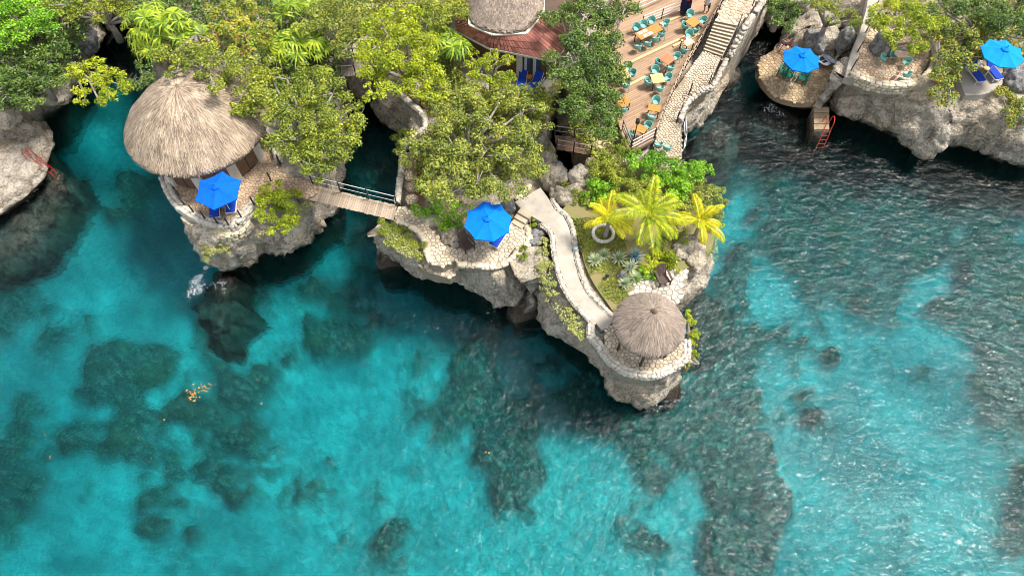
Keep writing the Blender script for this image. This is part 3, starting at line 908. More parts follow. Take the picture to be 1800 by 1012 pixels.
gz = at(1141, 569, 7.3)
gz_c = Vector((gz.x, gz.y))
ring3 = [at(*p, Z3) for p in [(1068, 575), (1062, 600), (1068, 625), (1082, 643), (1105, 655), (1140, 660), (1170, 655), (1185, 643), (1203, 632), (1205, 605), (1195, 580), (1188, 560), (1150, 545), (1095, 555)]]
paving('gazebo_terrace_floor', ring3, Z3, .24, 'stone_pale', 'mortar', slab=1.5)
stone_wall('terrace_wall', 'bleached rubble parapet wrapping the seaward side of the thatched gazebo', 'stone wall',
    [at(*p, Z3 - .35) for p in [(1038, 572), (1038, 595), (1050, 606), (1060, 622), (1077, 642), (1103, 656), (1138, 662), (1166, 658), (1180, 648), (1193, 642), (1204, 630), (1206, 605)]], .42, .42, 'stone_white', size=.24, rows=2)
paving('seat_terrace_floor', [at(*p, Z3 - .05) for p in [(1108, 515), (1115, 500), (1128, 485), (1145, 477), (1165, 473), (1190, 473), (1212, 474), (1206, 492), (1198, 512), (1190, 535), (1150, 545), (1115, 540)]], Z3 - .05, .33, 'stone_white', 'mortar', slab=.8)

# ------------------------------------------------------------------ east: swim platform, sitting terrace, lounger terrace
paving('swim_platform_floor', [at(*p, 1.75) for p in [(1335, 108), (1336, 136), (1348, 155), (1365, 170), (1398, 180), (1430, 180), (1455, 172), (1478, 145), (1482, 118), (1465, 100), (1430, 95), (1395, 85), (1370, 84), (1352, 93)]], 1.75, .30, 'stone_brown', 'mortar_tan', slab=.5)
jt = thing('stone_jetty', 'short brown stone jetty with red swim ladder below the platform', 'jetty', at(1443, 200, 0.0))
MB().prism([at(*p, 1.35)[:2] for p in [(1429, 188), (1457, 186), (1459, 228), (1432, 229)]], -3.5, 1.3).build('pier', M['rock_warm'], jt, world=True, bevel=.08)
for k_ in range(4):
    y_ = 193 + 10 * k_
    MB().prism([at(*p, 1.4)[:2] for p in [(1430.5, y_ - 4.5), (1457.5, y_ - 4.5), (1458, y_ + 4.5), (1431, y_ + 4.5)]], 1.30, 1.42).build('slab', M['stone_brown'], jt, world=True, bevel=.03)
Z4 = 4.75
paving('sitting_terrace_floor', [at(*p, Z4) for p in [(1495, 130), (1525, 144), (1560, 150), (1590, 145), (1615, 133), (1630, 113), (1632, 92), (1622, 70), (1590, 55), (1540, 50), (1515, 70), (1500, 100)]], Z4, .28, 'stone_tan', 'mortar_tan', slab=.6)
stone_wall('terrace_wall', 'curved pale rubble wall round the terrace with four teal chairs', 'stone wall',
    [at(*p, Z4 - .5) for p in [(1488, 139), (1515, 152), (1545, 160), (1575, 162), (1604, 156), (1625, 142), (1638, 120), (1641, 98), (1632, 78)]], .8, .55, 'stone_pale', size=.3, rows=3)
strip('sloping_walk', [(at(1486, 135, Z4), at(1502, 140, Z4)), (at(1491, 112, Z4 + .1), at(1506, 112, Z4 + .1)), (at(1500, 85, Z4 + .2), at(1513, 85, Z4 + .2)), (at(1512, 55, Z4 + .3), at(1526, 55, Z4 + .3)), (at(1522, 20, Z4 + .4), at(1542, 20, Z4 + .4)), (at(1530, -25, Z4 + .5), at(1552, -25, Z4 + .5))], .6, M['concrete'])
lt = [at(*p, 4.9) for p in [(1690, 125), (1686, 140), (1697, 168), (1725, 167), (1750, 160), (1762, 148), (1764, 128), (1760, 110), (1735, 100), (1705, 105)]]
tag(MB().prism([p[:2] for p in lt], 3.6, 4.9).build('lounger_terrace_slab', M['concrete']), kind='structure')

# ------------------------------------------------------------------ stairs and walk beside the dining deck
stn = [((1147, 278), (1199, 278), 4.75), ((1154, 236), (1198, 234), 4.75), ((1160, 218), (1188, 216), 4.8), ((1170, 190), (1197, 190), 4.85), ((1182, 165), (1212, 168), 4.95), ((1200, 140), (1246, 150), 5.15), ((1215, 118), (1260, 118), 5.3), ((1236, 89), (1269, 101), 5.4)]
strip('stone_walk', [(at(*a, z), at(*b, z)) for a, b, z in stn], 1.6, M['mortar_tan'])
for i_ in range(len(stn) - 1):
    pass
wk = [at(*a, z) for a, b, z in stn] + [at(*b, z) for a, b, z in reversed(stn)]
def sloped_paving(name, stn, size, smat, parts=300):
    """stones laid on the walk, following its slope"""
    rg = rnd_hash(name)
    poly = [at(*a, z) for a, b, z in stn] + [at(*b, z) for a, b, z in reversed(stn)]
    P2 = [Vector((p.x, p.y)) for p in poly]
    cells = voronoi_cells(P2, size, rg)
    c0 = poly[0]
    zs = [( (at(*a, z) + at(*b, z)) / 2) for a, b, z in stn]
    root = tag(obj(name, MB().prism([(-.1, -.1), (.1, -.1), (.1, .1), (-.1, .1)], -.9, -.4).mesh(name, M['mortar']), None, zs[2]), kind='structure')
    c0 = zs[2]
    rest = MB()
    for k, (c, cell) in enumerate(cells):
        best, bz = 1e9, 0
        for a, b in zip(zs, zs[1:]):
            d = (b - a).xy
            t_ = max(0, min(1, (c - a.xy).dot(d) / d.length_squared))
            q = a.xy + d * t_
            if (q - c).length < best:
                best, bz = (q - c).length, a.z + (b.z - a.z) * t_
        vs_, fs = stone_mesh(c, cell, .04, rg, smat)
        if k < parts:
            obj('paving_stone', MB().add(vs_, fs).mesh('paving_stone', M[smat]), root, (c.x - c0.x, c.y - c0.y, bz - c0.z + .005))
        else:
            rest.add([(v[0] + c.x - c0.x, v[1] + c.y - c0.y, v[2] + bz - c0.z + .005) for v in vs_], fs)
    if rest.f: tag(rest.build('small_paving_stones', M[smat], root), kind='stuff')
sloped_paving('walk_paving', stn, .2, 'stone_pale')
stair = thing('stone_staircase', 'broad pale stone staircase climbing beside the wooden dining deck', 'staircase', at(1252, 95, 5.4))
NS = 10
for k_ in range(NS):
    f0, f1 = k_ / NS, (k_ + 1) / NS
    z_ = 5.4 + 1.5 * f1
    lp = lambda a, b, f: (a[0] + (b[0] - a[0]) * f, a[1] + (b[1] - a[1]) * f)
    La, Ra = at(1236, 89, 5.4), at(1269, 101, 5.4)
    Lb, Rb = at(1258, 34, 6.9), at(1298, 42, 6.9)
    q = [La.lerp(Lb, f0).xy, Ra.lerp(Rb, f0).xy, Ra.lerp(Rb, f1 + .06).xy, La.lerp(Lb, f1 + .06).xy]
    MB().prism([p[:] for p in q], z_ - 1.2, z_ - .035).build('riser', M['mortar_tan'], stair, world=True)
    MB().prism([(p[0], p[1]) for p in (q[0] - (q[3] - q[0]).normalized() * .03, q[1] - (q[2] - q[1]).normalized() * .03, q[2], q[3])], z_ - .034, z_).build('tread', M['stone_pale'], stair, world=True)
strip('upper_walk', [(at(1258, 36, 6.9), at(1299, 44, 6.9)), (at(1275, 5, 6.95), at(1322, 15, 6.95)), (at(1300, -40, 7.0), at(1350, -35, 7.0))], 2.4, M['concrete'])
sloped_paving('upper_walk_paving', [((1258, 34), (1299, 42), 6.9), ((1275, 5), (1322, 15), 6.95), ((1300, -40), (1350, -35), 7.0)], .34, 'stone_tan')
stone_wall('parapet', 'bleached rubble parapet on the sea side of the stone staircase', 'stone wall',
    [at(*p) for p in [(1322, 33, 6.6), (1308, 52, 6.6), (1293, 78, 5.9), (1280, 104, 5.2)]], .45, .4, 'stone_grey', size=.28, rows=2)
stone_wall('parapet', 'bleached rubble parapet on the sea side of the walk below the staircase', 'stone wall',
    [at(*p) for p in [(1276, 108, 5.1), (1266, 128, 5.0), (1252, 155, 4.9), (1238, 161, 4.8), (1217, 174, 4.6), (1203, 192, 4.5), (1196, 212, 4.45)]], .36, .28, 'stone_grey', size=.26, rows=2)
stone_wall('parapet', 'bleached rubble parapet at the top of walk along the upper staircase landing', 'stone wall',
    [at(*p) for p in [(1325, 29, 6.65), (1340, 5, 6.7), (1358, -30, 6.75)]], .45, .4, 'stone_grey', size=.28, rows=2)
# retaining body below the stairs
MBs = MB().prism([at(*p)[:2] for p in [(1236, 92, 5.4), (1275, 106, 5.4), (1318, 38, 6.6), (1360, -30, 6.8), (1300, -40, 6.9), (1258, 34, 6.9)]], 0.5, 5.3)
tag(MBs.build('stair_retaining_body', M['rock_warm']), kind='structure')
# ------------------------------------------------------------------ wood, thatch and metal
M['thatch'] = plain('sun_bleached_thatch', (0.47, 0.37, 0.27), (0.25, 0.19, 0.135), 1.3, .95, .3, isl_rand=.55, world=True)
M['thatch_grey'] = plain('grey_thatch', (0.31, 0.245, 0.195), (0.21, 0.165, 0.132), 1.2, .95, .3, isl_rand=.4, world=True)
M['thatch_base'] = plain('thatch_underlayer', (0.24, 0.18, 0.125), (0.13, 0.095, 0.065), 2.0, .95, .6, world=True)
M['plank'] = plain('weathered_plank', (0.44, 0.345, 0.26), (0.32, 0.245, 0.18), 2.0, .8, .3, obj_rand=.2, stretch=(1, 8, 1))
M['deck_plank'] = plain('deck_board', (0.41, 0.27, 0.17), (0.29, 0.18, 0.11), 1.5, .75, .3, obj_rand=.16, stretch=(1, 8, 1))
M['grey_plank'] = plain('grey_board', (0.30, 0.25, 0.21), (0.21, 0.17, 0.14), 2.0, .85, .3, obj_rand=.2, stretch=(1, 8, 1))
M['step_wood'] = plain('pale_step_edge', (0.66, 0.47, 0.26), (0.55, 0.37, 0.19), 2.0, .7, .2, stretch=(1, 6, 1))
M['red_shingle'] = plain('red_stained_shake', (0.36, 0.145, 0.11), (0.24, 0.085, 0.065), 2.5, .8, .4, obj_rand=.4, stretch=(6, 1, 1))
M['dark_wood'] = plain('dark_brown_timber', (0.105, 0.062, 0.04), (0.065, 0.04, 0.027), 3, .7, .2)
M['brown_wood'] = plain('brown_timber', (0.17, 0.10, 0.062), (0.11, 0.066, 0.042), 3, .7, .2, obj_rand=.2)
M['white_paint'] = plain('white_paint', (0.78, 0.76, 0.72), (0.66, 0.63, 0.58), 3, .6, .1)
M['plaster'] = plain('bleached_stone_plaster', (0.66, 0.61, 0.53), (0.50, 0.45, 0.38), 2, .9, .5, world=True)
M['post'] = plain('black_post', (0.03, 0.027, 0.025), (0.05, 0.04, 0.035), 3, .6, .1)
M['rope'] = plain('grey_rope', (0.42, 0.37, 0.31), (0.3, 0.26, 0.22), 6, .9, .2)
M['rail'] = plain('silver_rail', (0.62, 0.61, 0.60), (0.5, 0.49, 0.48), 3, .45, .05)
M['glass'] = plain('dark_window_glass', (0.05, 0.085, 0.10), (0.03, 0.05, 0.06), 1, .08, 0, spec=.6)
M['curtain'] = plain('pale_curtain', (0.55, 0.6, 0.66), (0.4, 0.46, 0.55), 4, .9, .2, stretch=(8, 1, 1))
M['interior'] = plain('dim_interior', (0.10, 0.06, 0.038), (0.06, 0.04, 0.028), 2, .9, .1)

def thatch_strands(c, r0, r1, z0, z1, n, rg, wid=.035, len_=1.0, sag=.0, lift=.05, eave=True):
    """straw laid down the slope of a cone: arrays of thin bent strips"""
    V = np.empty((n * 6, 3), np.float32)
    F = np.empty((n * 2, 4), np.int32)
    slope = math.atan2(z1 - z0, r0 - r1)
    cs, sn = math.cos(slope), math.sin(slope)
    Ls = (r0 - r1) / cs
    for k in range(n):
        a = rg.uniform(0, 2 * math.pi)
        # distance from the eave, spread evenly over the cone's area
        f = 1 - math.sqrt(rg.random())
        if rg.random() < .45: f = min(.97, (math.floor(f * 11) + rg.random() * .3) / 11)
        s = f * Ls
        s0 = s - rg.uniform(0, .12) if (eave and f < .12) else s
        L = len_ * rg.uniform(.6, 1.3)
        s1 = min(Ls - .02, s0 + L)
        ht = lift * rg.uniform(.1, 1.0)
        da = rg.gauss(0, .05)
        w = wid * rg.uniform(.6, 1.5)
        for q, (ss, hh, aa) in enumerate(((s0, ht * 1.3, a + da), ((s0 + s1) / 2, ht, a + da * .4), (s1, ht * .2, a))):
            rr = r0 - ss * cs
            zz = z0 + ss * sn + hh + sag * 4 * (ss / Ls) * (1 - ss / Ls) - (max(0, -ss) * .8)
            for e, sg in enumerate((-1, 1)):
                V[k * 6 + q * 2 + e] = (c[0] + rr * math.cos(aa) - sg * w / 2 * math.sin(aa), c[1] + rr * math.sin(aa) + sg * w / 2 * math.cos(aa), c[2] + zz)
        b = k * 6
        F[k * 2] = (b, b + 1, b + 3, b + 2)
        F[k * 2 + 1] = (b + 2, b + 3, b + 5, b + 4)
    return V, F

def thatch_roof(parent, c, r0, h, n, mat, rg, r1=.12, sag=.12, len_=.9, wid=.035, lift=.06):
    prof = [(r0 - .1, -.28), (r0, -.22), (r0 - .02, -.03)]
    for i in range(1, 13):
        f = i / 12
        prof.append((r0 + (r1 - r0) * f, h * f + sag * 4 * f * (1 - f)))
    m = MB().lathe([(r, z) for r, z in prof], 56, c)
    for i, v in enumerate(m.v):
        d = noise.noise(Vector(v) * 1.1) * .09
        m.v[i] = (v[0] + d * .3, v[1] + d * .3, v[2] + d)
    roof = m.build('roof', M['thatch_base'], parent, smooth=True, world=True)
    V, F = thatch_strands(c, r0, r1, 0, h, n, rg, wid, len_, sag, lift)
    for i in range(len(V)):
        V[i, 2] += noise.noise(Vector((float(V[i, 0]), float(V[i, 1]), float(V[i, 2]))) * 1.1) * .09
    org = parent.location
    V -= np.array([org.x, org.y, org.z], np.float32)
    o = obj('thatch', np_mesh('thatch', V, F, M[mat]), roof)
    tag(o, kind='stuff')
    return roof

# ------------------------------------------------------------------ the round villa
rgv = random.Random(11)
vc = at(346, 212, 7.7)
villa = thing('thatched_villa', 'big round villa with bleached straw cone roof at the edge of the left cove', 'villa', (vc.x, vc.y, Z1))
thatch_roof(villa, (vc.x, vc.y, 7.7), 4.4, 2.85, 27000, 'thatch', rgv, sag=.48, len_=.95, wid=.03, lift=.09)
MB().lathe([(.05, 10.42 - Z1), (.2, 10.46 - Z1), (.13, 10.56 - Z1), (.03, 10.6 - Z1)], 12).build('roof_cap', M['thatch_base'], villa)
for k_ in range(10):
    a0 = 2 * math.pi * (k_ + .16) / 10 - .25
    a1 = a0 + 2 * math.pi / 10 * .68
    poly = []
    for r_ in (3.35, 3.2):
        aa = [a0 + (a1 - a0) * i / 5 for i in range(6)]
        if r_ == 3.2: aa.reverse()
        poly += [(r_ * math.cos(a), r_ * math.sin(a)) for a in aa]
    wl = MB().prism(poly, 0, 2.7).build('wall_panel', M['interior'], villa)
    dr = MB()
    am = (a0 + a1) / 2
    for s_ in (-1, 1):
        a_ = am + s_ * .13
        dr.box((3.38 * math.cos(a_), 3.38 * math.sin(a_), 1.2), (.05, .78, 2.1), am)
    dr.build('shutter_doors', M['brown_wood'], wl)
    ap = a0 - 2 * math.pi / 10 * .16
    MB().box((3.38 * math.cos(ap), 3.38 * math.sin(ap), 1.3), (.5, .62, 2.75), ap).build('pier', M['plaster'], villa, bevel=.04)
MB().lathe([(3.3, 2.62), (3.45, 2.62), (3.45, 2.78), (3.3, 2.78)], 40).build('ring_beam', M['brown_wood'], villa)

# ------------------------------------------------------------------ thatched gazebo on the point
rgg = random.Random(5)
gaz = thing('thatched_gazebo', 'small open gazebo with grey straw cone roof on the tip of the point', 'gazebo', (gz.x, gz.y, Z3))
thatch_roof(gaz, (gz.x, gz.y, 7.3), 1.9, 1.5, 6500, 'thatch_grey', rgg, r1=.1, sag=.1, len_=.95, wid=.038, lift=.05)
MB().lathe([(.12, 3.6), (.2, 3.66), (.12, 3.82), (.02, 3.9)], 12).build('roof_cap', M['thatch_base'], gaz)
for k_ in range(6):
    a_ = 2 * math.pi * k_ / 6 + .35
    p_ = Vector((1.5 * math.cos(a_), 1.5 * math.sin(a_), 0))
    MB().tube([p_, p_ + Vector((.02, .01, 1.2)), p_ + Vector((0, 0, 2.3))], [.085, .075, .08], 8).build('post', M['dark_wood'], gaz, smooth=True)
    MB().beam(p_ + Vector((0, 0, 2.25)), Vector((0, 0, 3.55)), .07, .09).build('rafter', M['dark_wood'], gaz)
pts_ = [Vector((1.62 * math.cos(2 * math.pi * k / 6 + .35), 1.62 * math.sin(2 * math.pi * k / 6 + .35), 2.25)) for k in range(6)]
mm_ = MB()
for k_ in range(6): mm_.beam(pts_[k_], pts_[(k_ + 1) % 6], .09, .11)
mm_.build('ring_beam', M['dark_wood'], gaz)

# ------------------------------------------------------------------ house with thatch above a red shake skirt roof
ZH = 5.1
def o8(pts, z): return [at(x, y, z) for x, y in pts]
ho = o8([(802, 54), (860, 84), (972, 106), (1015, 60), (1015, -60), (955, -110), (830, -110), (785, -60)], 7.5)
hi = o8([(826, 44), (866, 61), (925, 59), (955, 22), (955, -50), (920, -80), (860, -80), (820, -45)], 8.45)
hc = sum((p for p in hi), Vector()) / 8
house = thing('red_roofed_house', 'house with grey straw cone above a red shake skirt roof at photo top', 'house', (hc.x, hc.y, ZH))
rgh = random.Random(8)
rf = MB()
for k_ in range(8):
    rf.add([ho[k_] - Vector((0, 0, .06)), ho[(k_ + 1) % 8] - Vector((0, 0, .06)), hi[(k_ + 1) % 8] - Vector((0, 0, .06)), hi[k_] - Vector((0, 0, .06))], [(0, 1, 2, 3)])
skirt = rf.build('skirt_roof', M['dark_wood'], house, world=True)
for k_ in (7, 0, 1, 2):
    a, b, c, d = ho[k_], ho[(k_ + 1) % 8], hi[(k_ + 1) % 8], hi[k_]
    nb = max(4, int((b - a).length / .27))
    for j_ in range(nb):
        for row in range(3):
            f0, f1 = j_ / nb + .006, (j_ + 1) / nb - .006
            g0, g1 = row / 3 - .03, (row + 1) / 3 + .02
            def pp(f, g, dz): return a.lerp(b, f).lerp(d.lerp(c, f), g) + Vector((0, 0, dz))
            j0 = rgh.uniform(-.015, .015)
            q = [pp(f0, g0 + j0, .06), pp(f1, g0 + j0, .06), pp(f1, g1, .012), pp(f0, g1, .012)]
            lo = [p - Vector((0, 0, .025)) for p in q]
            o_ = MB().add(q + lo, [(0, 1, 2, 3), (0, 4, 5, 1), (1, 5, 6, 2), (3, 2, 6, 7), (0, 3, 7, 4)]).build('shake', M['red_shingle'], skirt, world=True)
gt = MB()
for k_ in (7, 0, 1, 2): gt.beam(ho[k_] - Vector((0, 0, .1)), ho[(k_ + 1) % 8] - Vector((0, 0, .1)), .09, .14)
gt.build('gutter', M['plaster'], house, world=True)
ec = MB()
for k_ in range(8): ec.beam(hi[k_] + Vector((0, 0, .0)), hi[(k_ + 1) % 8] + Vector((0, 0, .0)), .2, .1)
ec.build('flashing', M['plaster'], house, world=True)
hr = sum((p - hc).length for p in hi) / 8
hroof = MB()
ap = Vector((hc.x, hc.y, 11.6))
NR = 64
HR = []
for k_ in range(NR):
    a_ = 2 * math.pi * k_ / NR
    best_ = 3.0
    for i_ in range(8):
        p_, q_ = hi[i_] - hc, hi[(i_ + 1) % 8] - hc
        den = math.cos(a_) * (q_.y - p_.y) - math.sin(a_) * (q_.x - p_.x)
        if abs(den) > 1e-6:
            t_ = (p_.x * (q_.y - p_.y) - p_.y * (q_.x - p_.x)) / den
            s_ = (math.cos(a_) * p_.y - math.sin(a_) * p_.x) / -den if abs(den) > 1e-6 else -1
            s_ = ((math.cos(a_) * t_ - p_.x) * (q_.x - p_.x) + (math.sin(a_) * t_ - p_.y) * (q_.y - p_.y)) / ((q_ - p_).xy.length_squared)
            if t_ > 0 and -.001 <= s_ <= 1.001: best_ = t_
    HR.append(best_)
HR = [(HR[k_ - 2] + HR[k_ - 1] + HR[k_] + HR[(k_ + 1) % NR] + HR[(k_ + 2) % NR]) / 5 + .02 for k_ in range(NR)]
def hrim(k, f, dz=0.0):
    a = 2 * math.pi * k / NR
    # rounded eave that follows the inner edge
    rr_ = HR[int(k) % NR] * (1 - k % 1) + HR[(int(k) + 1) % NR] * (k % 1)
    p = Vector((hc.x + rr_ * math.cos(a), hc.y + rr_ * math.sin(a), 8.58))
    return p.lerp(ap, f) + Vector((0, 0, dz + .5 * f * (1 - f)))
vs_ = [hrim(k, f) for f in (0, .2, .4, .6, .8, .97) for k in range(NR)]
hroof.add(vs_, [(i * NR + k, i * NR + (k + 1) % NR, (i + 1) * NR + (k + 1) % NR, (i + 1) * NR + k) for i in range(5) for k in range(NR)])
hro = hroof.build('roof', M['thatch_base'], house, smooth=True, world=True)
n_ = 9000
V = np.empty((n_ * 4, 3), np.float32)
F = np.empty((n_, 4), np.int32)
for k_ in range(n_):
    a_ = rgh.uniform(0, NR)
    f_ = (1 - math.sqrt(rgh.random())) - (.02 if rgh.random() < .12 else 0)
    f1 = min(.97, f_ + rgh.uniform(.12, .26))
    w_ = .18 * rgh.uniform(.6, 1.4)
    q = [hrim(a_ - w_, f_, .07), hrim(a_ + w_, f_, .05 + .03 * rgh.random()), hrim(a_ + w_ * .8, f1, .012), hrim(a_ - w_ * .8, f1, .012)]
    for e in range(4): V[k_ * 4 + e] = q[e] - house.location
    F[k_] = (k_ * 4, k_ * 4 + 1, k_ * 4 + 2, k_ * 4 + 3)
tag(obj('thatch', np_mesh('thatch', V, F, M['thatch_grey']), hro), kind='stuff')
# walls under the skirt: three seen from the sea side
wl = [hc + (p - hc) * .86 for p in ho]
for k_ in (7, 0, 1, 2):
    a, b = Vector((wl[k_].x, wl[k_].y, ZH)), Vector((wl[(k_ + 1) % 8].x, wl[(k_ + 1) % 8].y, ZH))
    up = Vector((0, 0, 1.25))
    w_ = MB().beam(a + up, b + up, .18, 2.5).build('wall', M['brown_wood'], house, world=True)
    if k_ == 1:
        d = (b - a)
        nrm = Vector((d.y, -d.x, 0)).normalized()
        for f0, f1, mt in ((.60, .74, 'glass'), (.76, .92, 'glass')):
            p0, p1 = a + d * f0 + nrm * .11, a + d * f1 + nrm * .11
            fr = MB().beam(p0 + Vector((0, 0, 1.1)), p1 + Vector((0, 0, 1.1)), .07, 2.15).build('door', M['dark_wood'], house, world=True)
            MB().beam(p0.lerp(p1, .1) + Vector((0, 0, 1.12)) + nrm * .045, p0.lerp(p1, .9) + Vector((0, 0, 1.12)) + nrm * .045, .02, 1.9).build('pane', M['glass'], fr, world=True)
            MB().beam(p0.lerp(p1, .12) + Vector((0, 0, 1.1)) + nrm * .06, p0.lerp(p1, .48) + Vector((0, 0, 1.1)) + nrm * .06, .012, 1.8).build('curtain', M['curtain'], fr, world=True)
        p0 = a + d * .53 + nrm * .16
        MB().box(p0 + Vector((0, 0, 1.25)), (.42, .3, 2.5), math.atan2(d.y, d.x)).build('pier', M['plaster'], house, world=True, bevel=.03)
tag(MB().prism([p[:2] for p in [at(790, 60, 5.0), at(800, 120, 5.0), at(840, 165, 5.0), at(900, 180, 5.0), at(960, 165, 5.0), at(1010, 120, 5.0), at(1030, 20, 5.0), at(1000, -100, 5.0), at(790, -100, 5.0)]], 4.0, 5.0).build('house_terrace', M['concrete']), kind='structure')

# ------------------------------------------------------------------ planked footbridges
def bridge(label, a0, a1, b1, b0, z, rails, pw=.15, mat='plank', rmat='rail', posts=3, name='footbridge', zb=None):
    """a0-a1 far edge, b0-b1 near edge, as world points"""
    c = (a0 + a1 + b0 + b1) / 4
    root = thing(name, label, 'bridge', c)
    L = ((a1 - a0).length + (b1 - b0).length) / 2
    n = int(L / pw)
    rg = rnd_hash(label)
    for k in range(n):
        f = (k + .5) / n
        p, q = a0.lerp(a1, f), b0.lerp(b1, f)
        d = (q - p).normalized()
        p2, q2 = p - d * rg.uniform(0, .06), q + d * rg.uniform(0, .06)
        j = Vector((0, 0, rg.uniform(-.006, .006)))
        MB().beam(p2 + j - Vector((0, 0, .025)), q2 + j - Vector((0, 0, .025)), L / n * .9, .05).build('plank', M[mat], root, world=True)
    for f in (.2, .8):
        MB().beam(a0.lerp(b0, f) - Vector((0, 0, .17)), a1.lerp(b1, f) - Vector((0, 0, .17)), .12, .22).build('girder', M['dark_wood'], root, world=True)
    for (e0, e1, hs, ps) in rails:
        for k in range(ps):
            p = e0.lerp(e1, k / (ps - 1))
            MB().tube([p - Vector((0, 0, .15)), p + Vector((0, 0, max(hs) + .06))], .045, 7).build('railing_post', M['post'], root, world=True)
        for h in hs:
            MB().tube([e0 + Vector((0, 0, h)), e0.lerp(e1, .5) + Vector((0, 0, h - .02)), e1 + Vector((0, 0, h))], .028 if h == max(hs) else .018, 6).build('handrail', M[rmat], root, world=True)
    return root
zb = 4.95
A0, A1, B1, B0 = at(551, 326, zb), at(698, 362, zb), at(692, 386, zb), at(541, 350, zb)
bridge('long planked footbridge across the channel from the villa rock', A0, A1, B1, B0, zb, [(A0, A1, (.5, 1.0), 4)])
zb = 5.0
A0, A1, B1, B0 = at(592, 105, zb), at(655, 103, zb), at(660, 132, zb), at(592, 134, zb)
bridge('short grey planked bridge between the trees at the head of the dark channel', A0, A1, B1, B0, zb, [(A0, A1, (.5, .95), 3), (B0, B1, (.5, .95), 3)], mat='grey_plank', rmat='rope')
zb = 5.0
A0, A1, B1, B0 = at(975, 238, zb), at(1043, 246, zb), at(1038, 272, zb), at(978, 262, zb)
bridge('little brown bridge with rails above the narrow rock cleft', A0, A1, B1, B0, zb, [(A0, A1, (.45, .9), 3), (B0, B1, (.45, .9), 3)], mat='brown_wood', rmat='rope')
paving('bridge_landing', [at(*p, 4.98) for p in [(1040, 245), (1068, 248), (1070, 270), (1038, 273)]], 4.98, .33, 'stone_tan', 'mortar_tan', slab=.8)

# ------------------------------------------------------------------ dining deck
ZD = 5.0
dk = [at(*p, ZD) for p in [(1106, 268), (1149, 244), (1160, 212), (1172, 182), (1187, 150), (1204, 118), (1228, 80), (1247, 45), (1264, 15), (1292, -45), (1090, -45), (1060, 60), (1068, 160), (1092, 232)]]
dc = sum((p for p in dk), Vector()) / len(dk)
deck = thing('dining_deck', 'wooden dining deck with teal chairs along the stone staircase', 'deck', (dc.x, dc.y, ZD))
d0 = (at(1215, 58, ZD) - at(1088, 118, ZD)).normalized()
dn = Vector((-d0.y, d0.x, 0))
P2 = [Vector((p.x, p.y)) for p in dk]
us = [(p - dc).dot(dn) for p in dk]
pw = .155
u = min(us)
kk = 0
while u < max(us):
    # clip one board against the deck outline
    ts = []
    for i in range(len(dk)):
        a, b = dk[i - 1] - dc, dk[i] - dc
        ua, ub = a.dot(dn) - u - pw / 2, b.dot(dn) - u - pw / 2
        if (ua < 0) != (ub < 0):
            q = a.lerp(b, ua / (ua - ub))
            ts.append(q.dot(d0))
    ts.sort()
    for i in range(0, len(ts) - 1, 2):
        s, e = ts[i], ts[i + 1]
        rg = rnd_hash('board', kk, i)
        cut = s + rg.uniform(.35, .65) * (e - s)
        for s_, e_ in ((s, cut - .004), (cut + .004, e)):
            if e_ - s_ > .1:
                c_ = d0 * ((s_ + e_) / 2) + dn * (u + pw / 2)
                me_ = MB().box((0, 0, -.02), (e_ - s_, pw - .012, .04)).mesh('deck_board', M['deck_plank'])
                obj('deck_board', me_, deck, (c_.x, c_.y, 0), (0, 0, math.atan2(d0.y, d0.x)))
    u += pw
    kk += 1
for a_, b_ in (((1087, 120), (1216, 59)), ((1102, 152), (1166, 119)), ((1160, 43), (1195, 29)), ((1183, 82), (1230, 60))):
    MB().beam(at(*a_, ZD + .05), at(*b_, ZD + .05), .2, .09).build('step_edge', M['step_wood'], deck, world=True)
fr_ = MB()
for i in range(len(dk)):
    if i in (0, 1, 13): pass
for a_, b_ in ((dk[0], dk[1]), (dk[13], dk[0]), (dk[1], dk[2])):
    MB().beam(a_ - Vector((0, 0, .18)), b_ - Vector((0, 0, .18)), .1, .3).build('fascia_board', M['grey_plank'], deck, world=True)
MB().prism([(dc.x + (p.x - dc.x) * .96, dc.y + (p.y - dc.y) * .96) for p in dk], ZD - .5, ZD - .06).build('deck_frame', M['dark_wood'], deck, world=True)

def railing(label, pts, hs, gap, pmat='post', rmat='rope', ph=1.0, pr=.04, name='railing', rr=.02, group=None):
    root = thing(name, label, 'railing', pts[0], 0, group)
    for a, b in zip(pts, pts[1:]):
        n = max(1, int(round((b - a).length / gap)))
        for k in range(n + (1 if b is pts[-1] else 0)):
            p = a.lerp(b, k / n)
            MB().tube([p - Vector((0, 0, .1)), p + Vector((0, 0, ph))], pr, 6).build('post', M[pmat], root, world=True)
        for h in hs:
            MB().tube([a + Vector((0, 0, h)), a.lerp(b, .5) + Vector((0, 0, h - .015)), b + Vector((0, 0, h))], rr, 5).build('rail', M[rmat], root, world=True)
    return root
railing('post and rope railing dividing the dining deck from the stone stairs', [at(*p, ZD) for p in [(1150, 243), (1161, 212), (1173, 182), (1188, 150), (1205, 118), (1229, 80), (1248, 45), (1265, 15), (1280, -15)]], (.45, .9), .95, rmat='plank', rr=.035)
railing('pale railed balustrade across the seaward corner of the dining deck', [at(*p, ZD) for p in [(1108, 265), (1149, 243)]], (.3, .6, .95), 1.4, pmat='post', rmat='white_paint', rr=.03)
railing('grey board railing along the tree side of the dining deck corner', [at(*p, ZD) for p in [(1093, 230), (1107, 265)]], (.3, .6, .95), 1.2, rmat='grey_plank', rr=.05)
railing('white four-bar railing across the upper end of the dining deck', [at(*p, ZD) for p in [(1128, 48), (1196, 20)]], (.25, .5, .75, 1.0), 1.7, rmat='white_paint', rr=.03)
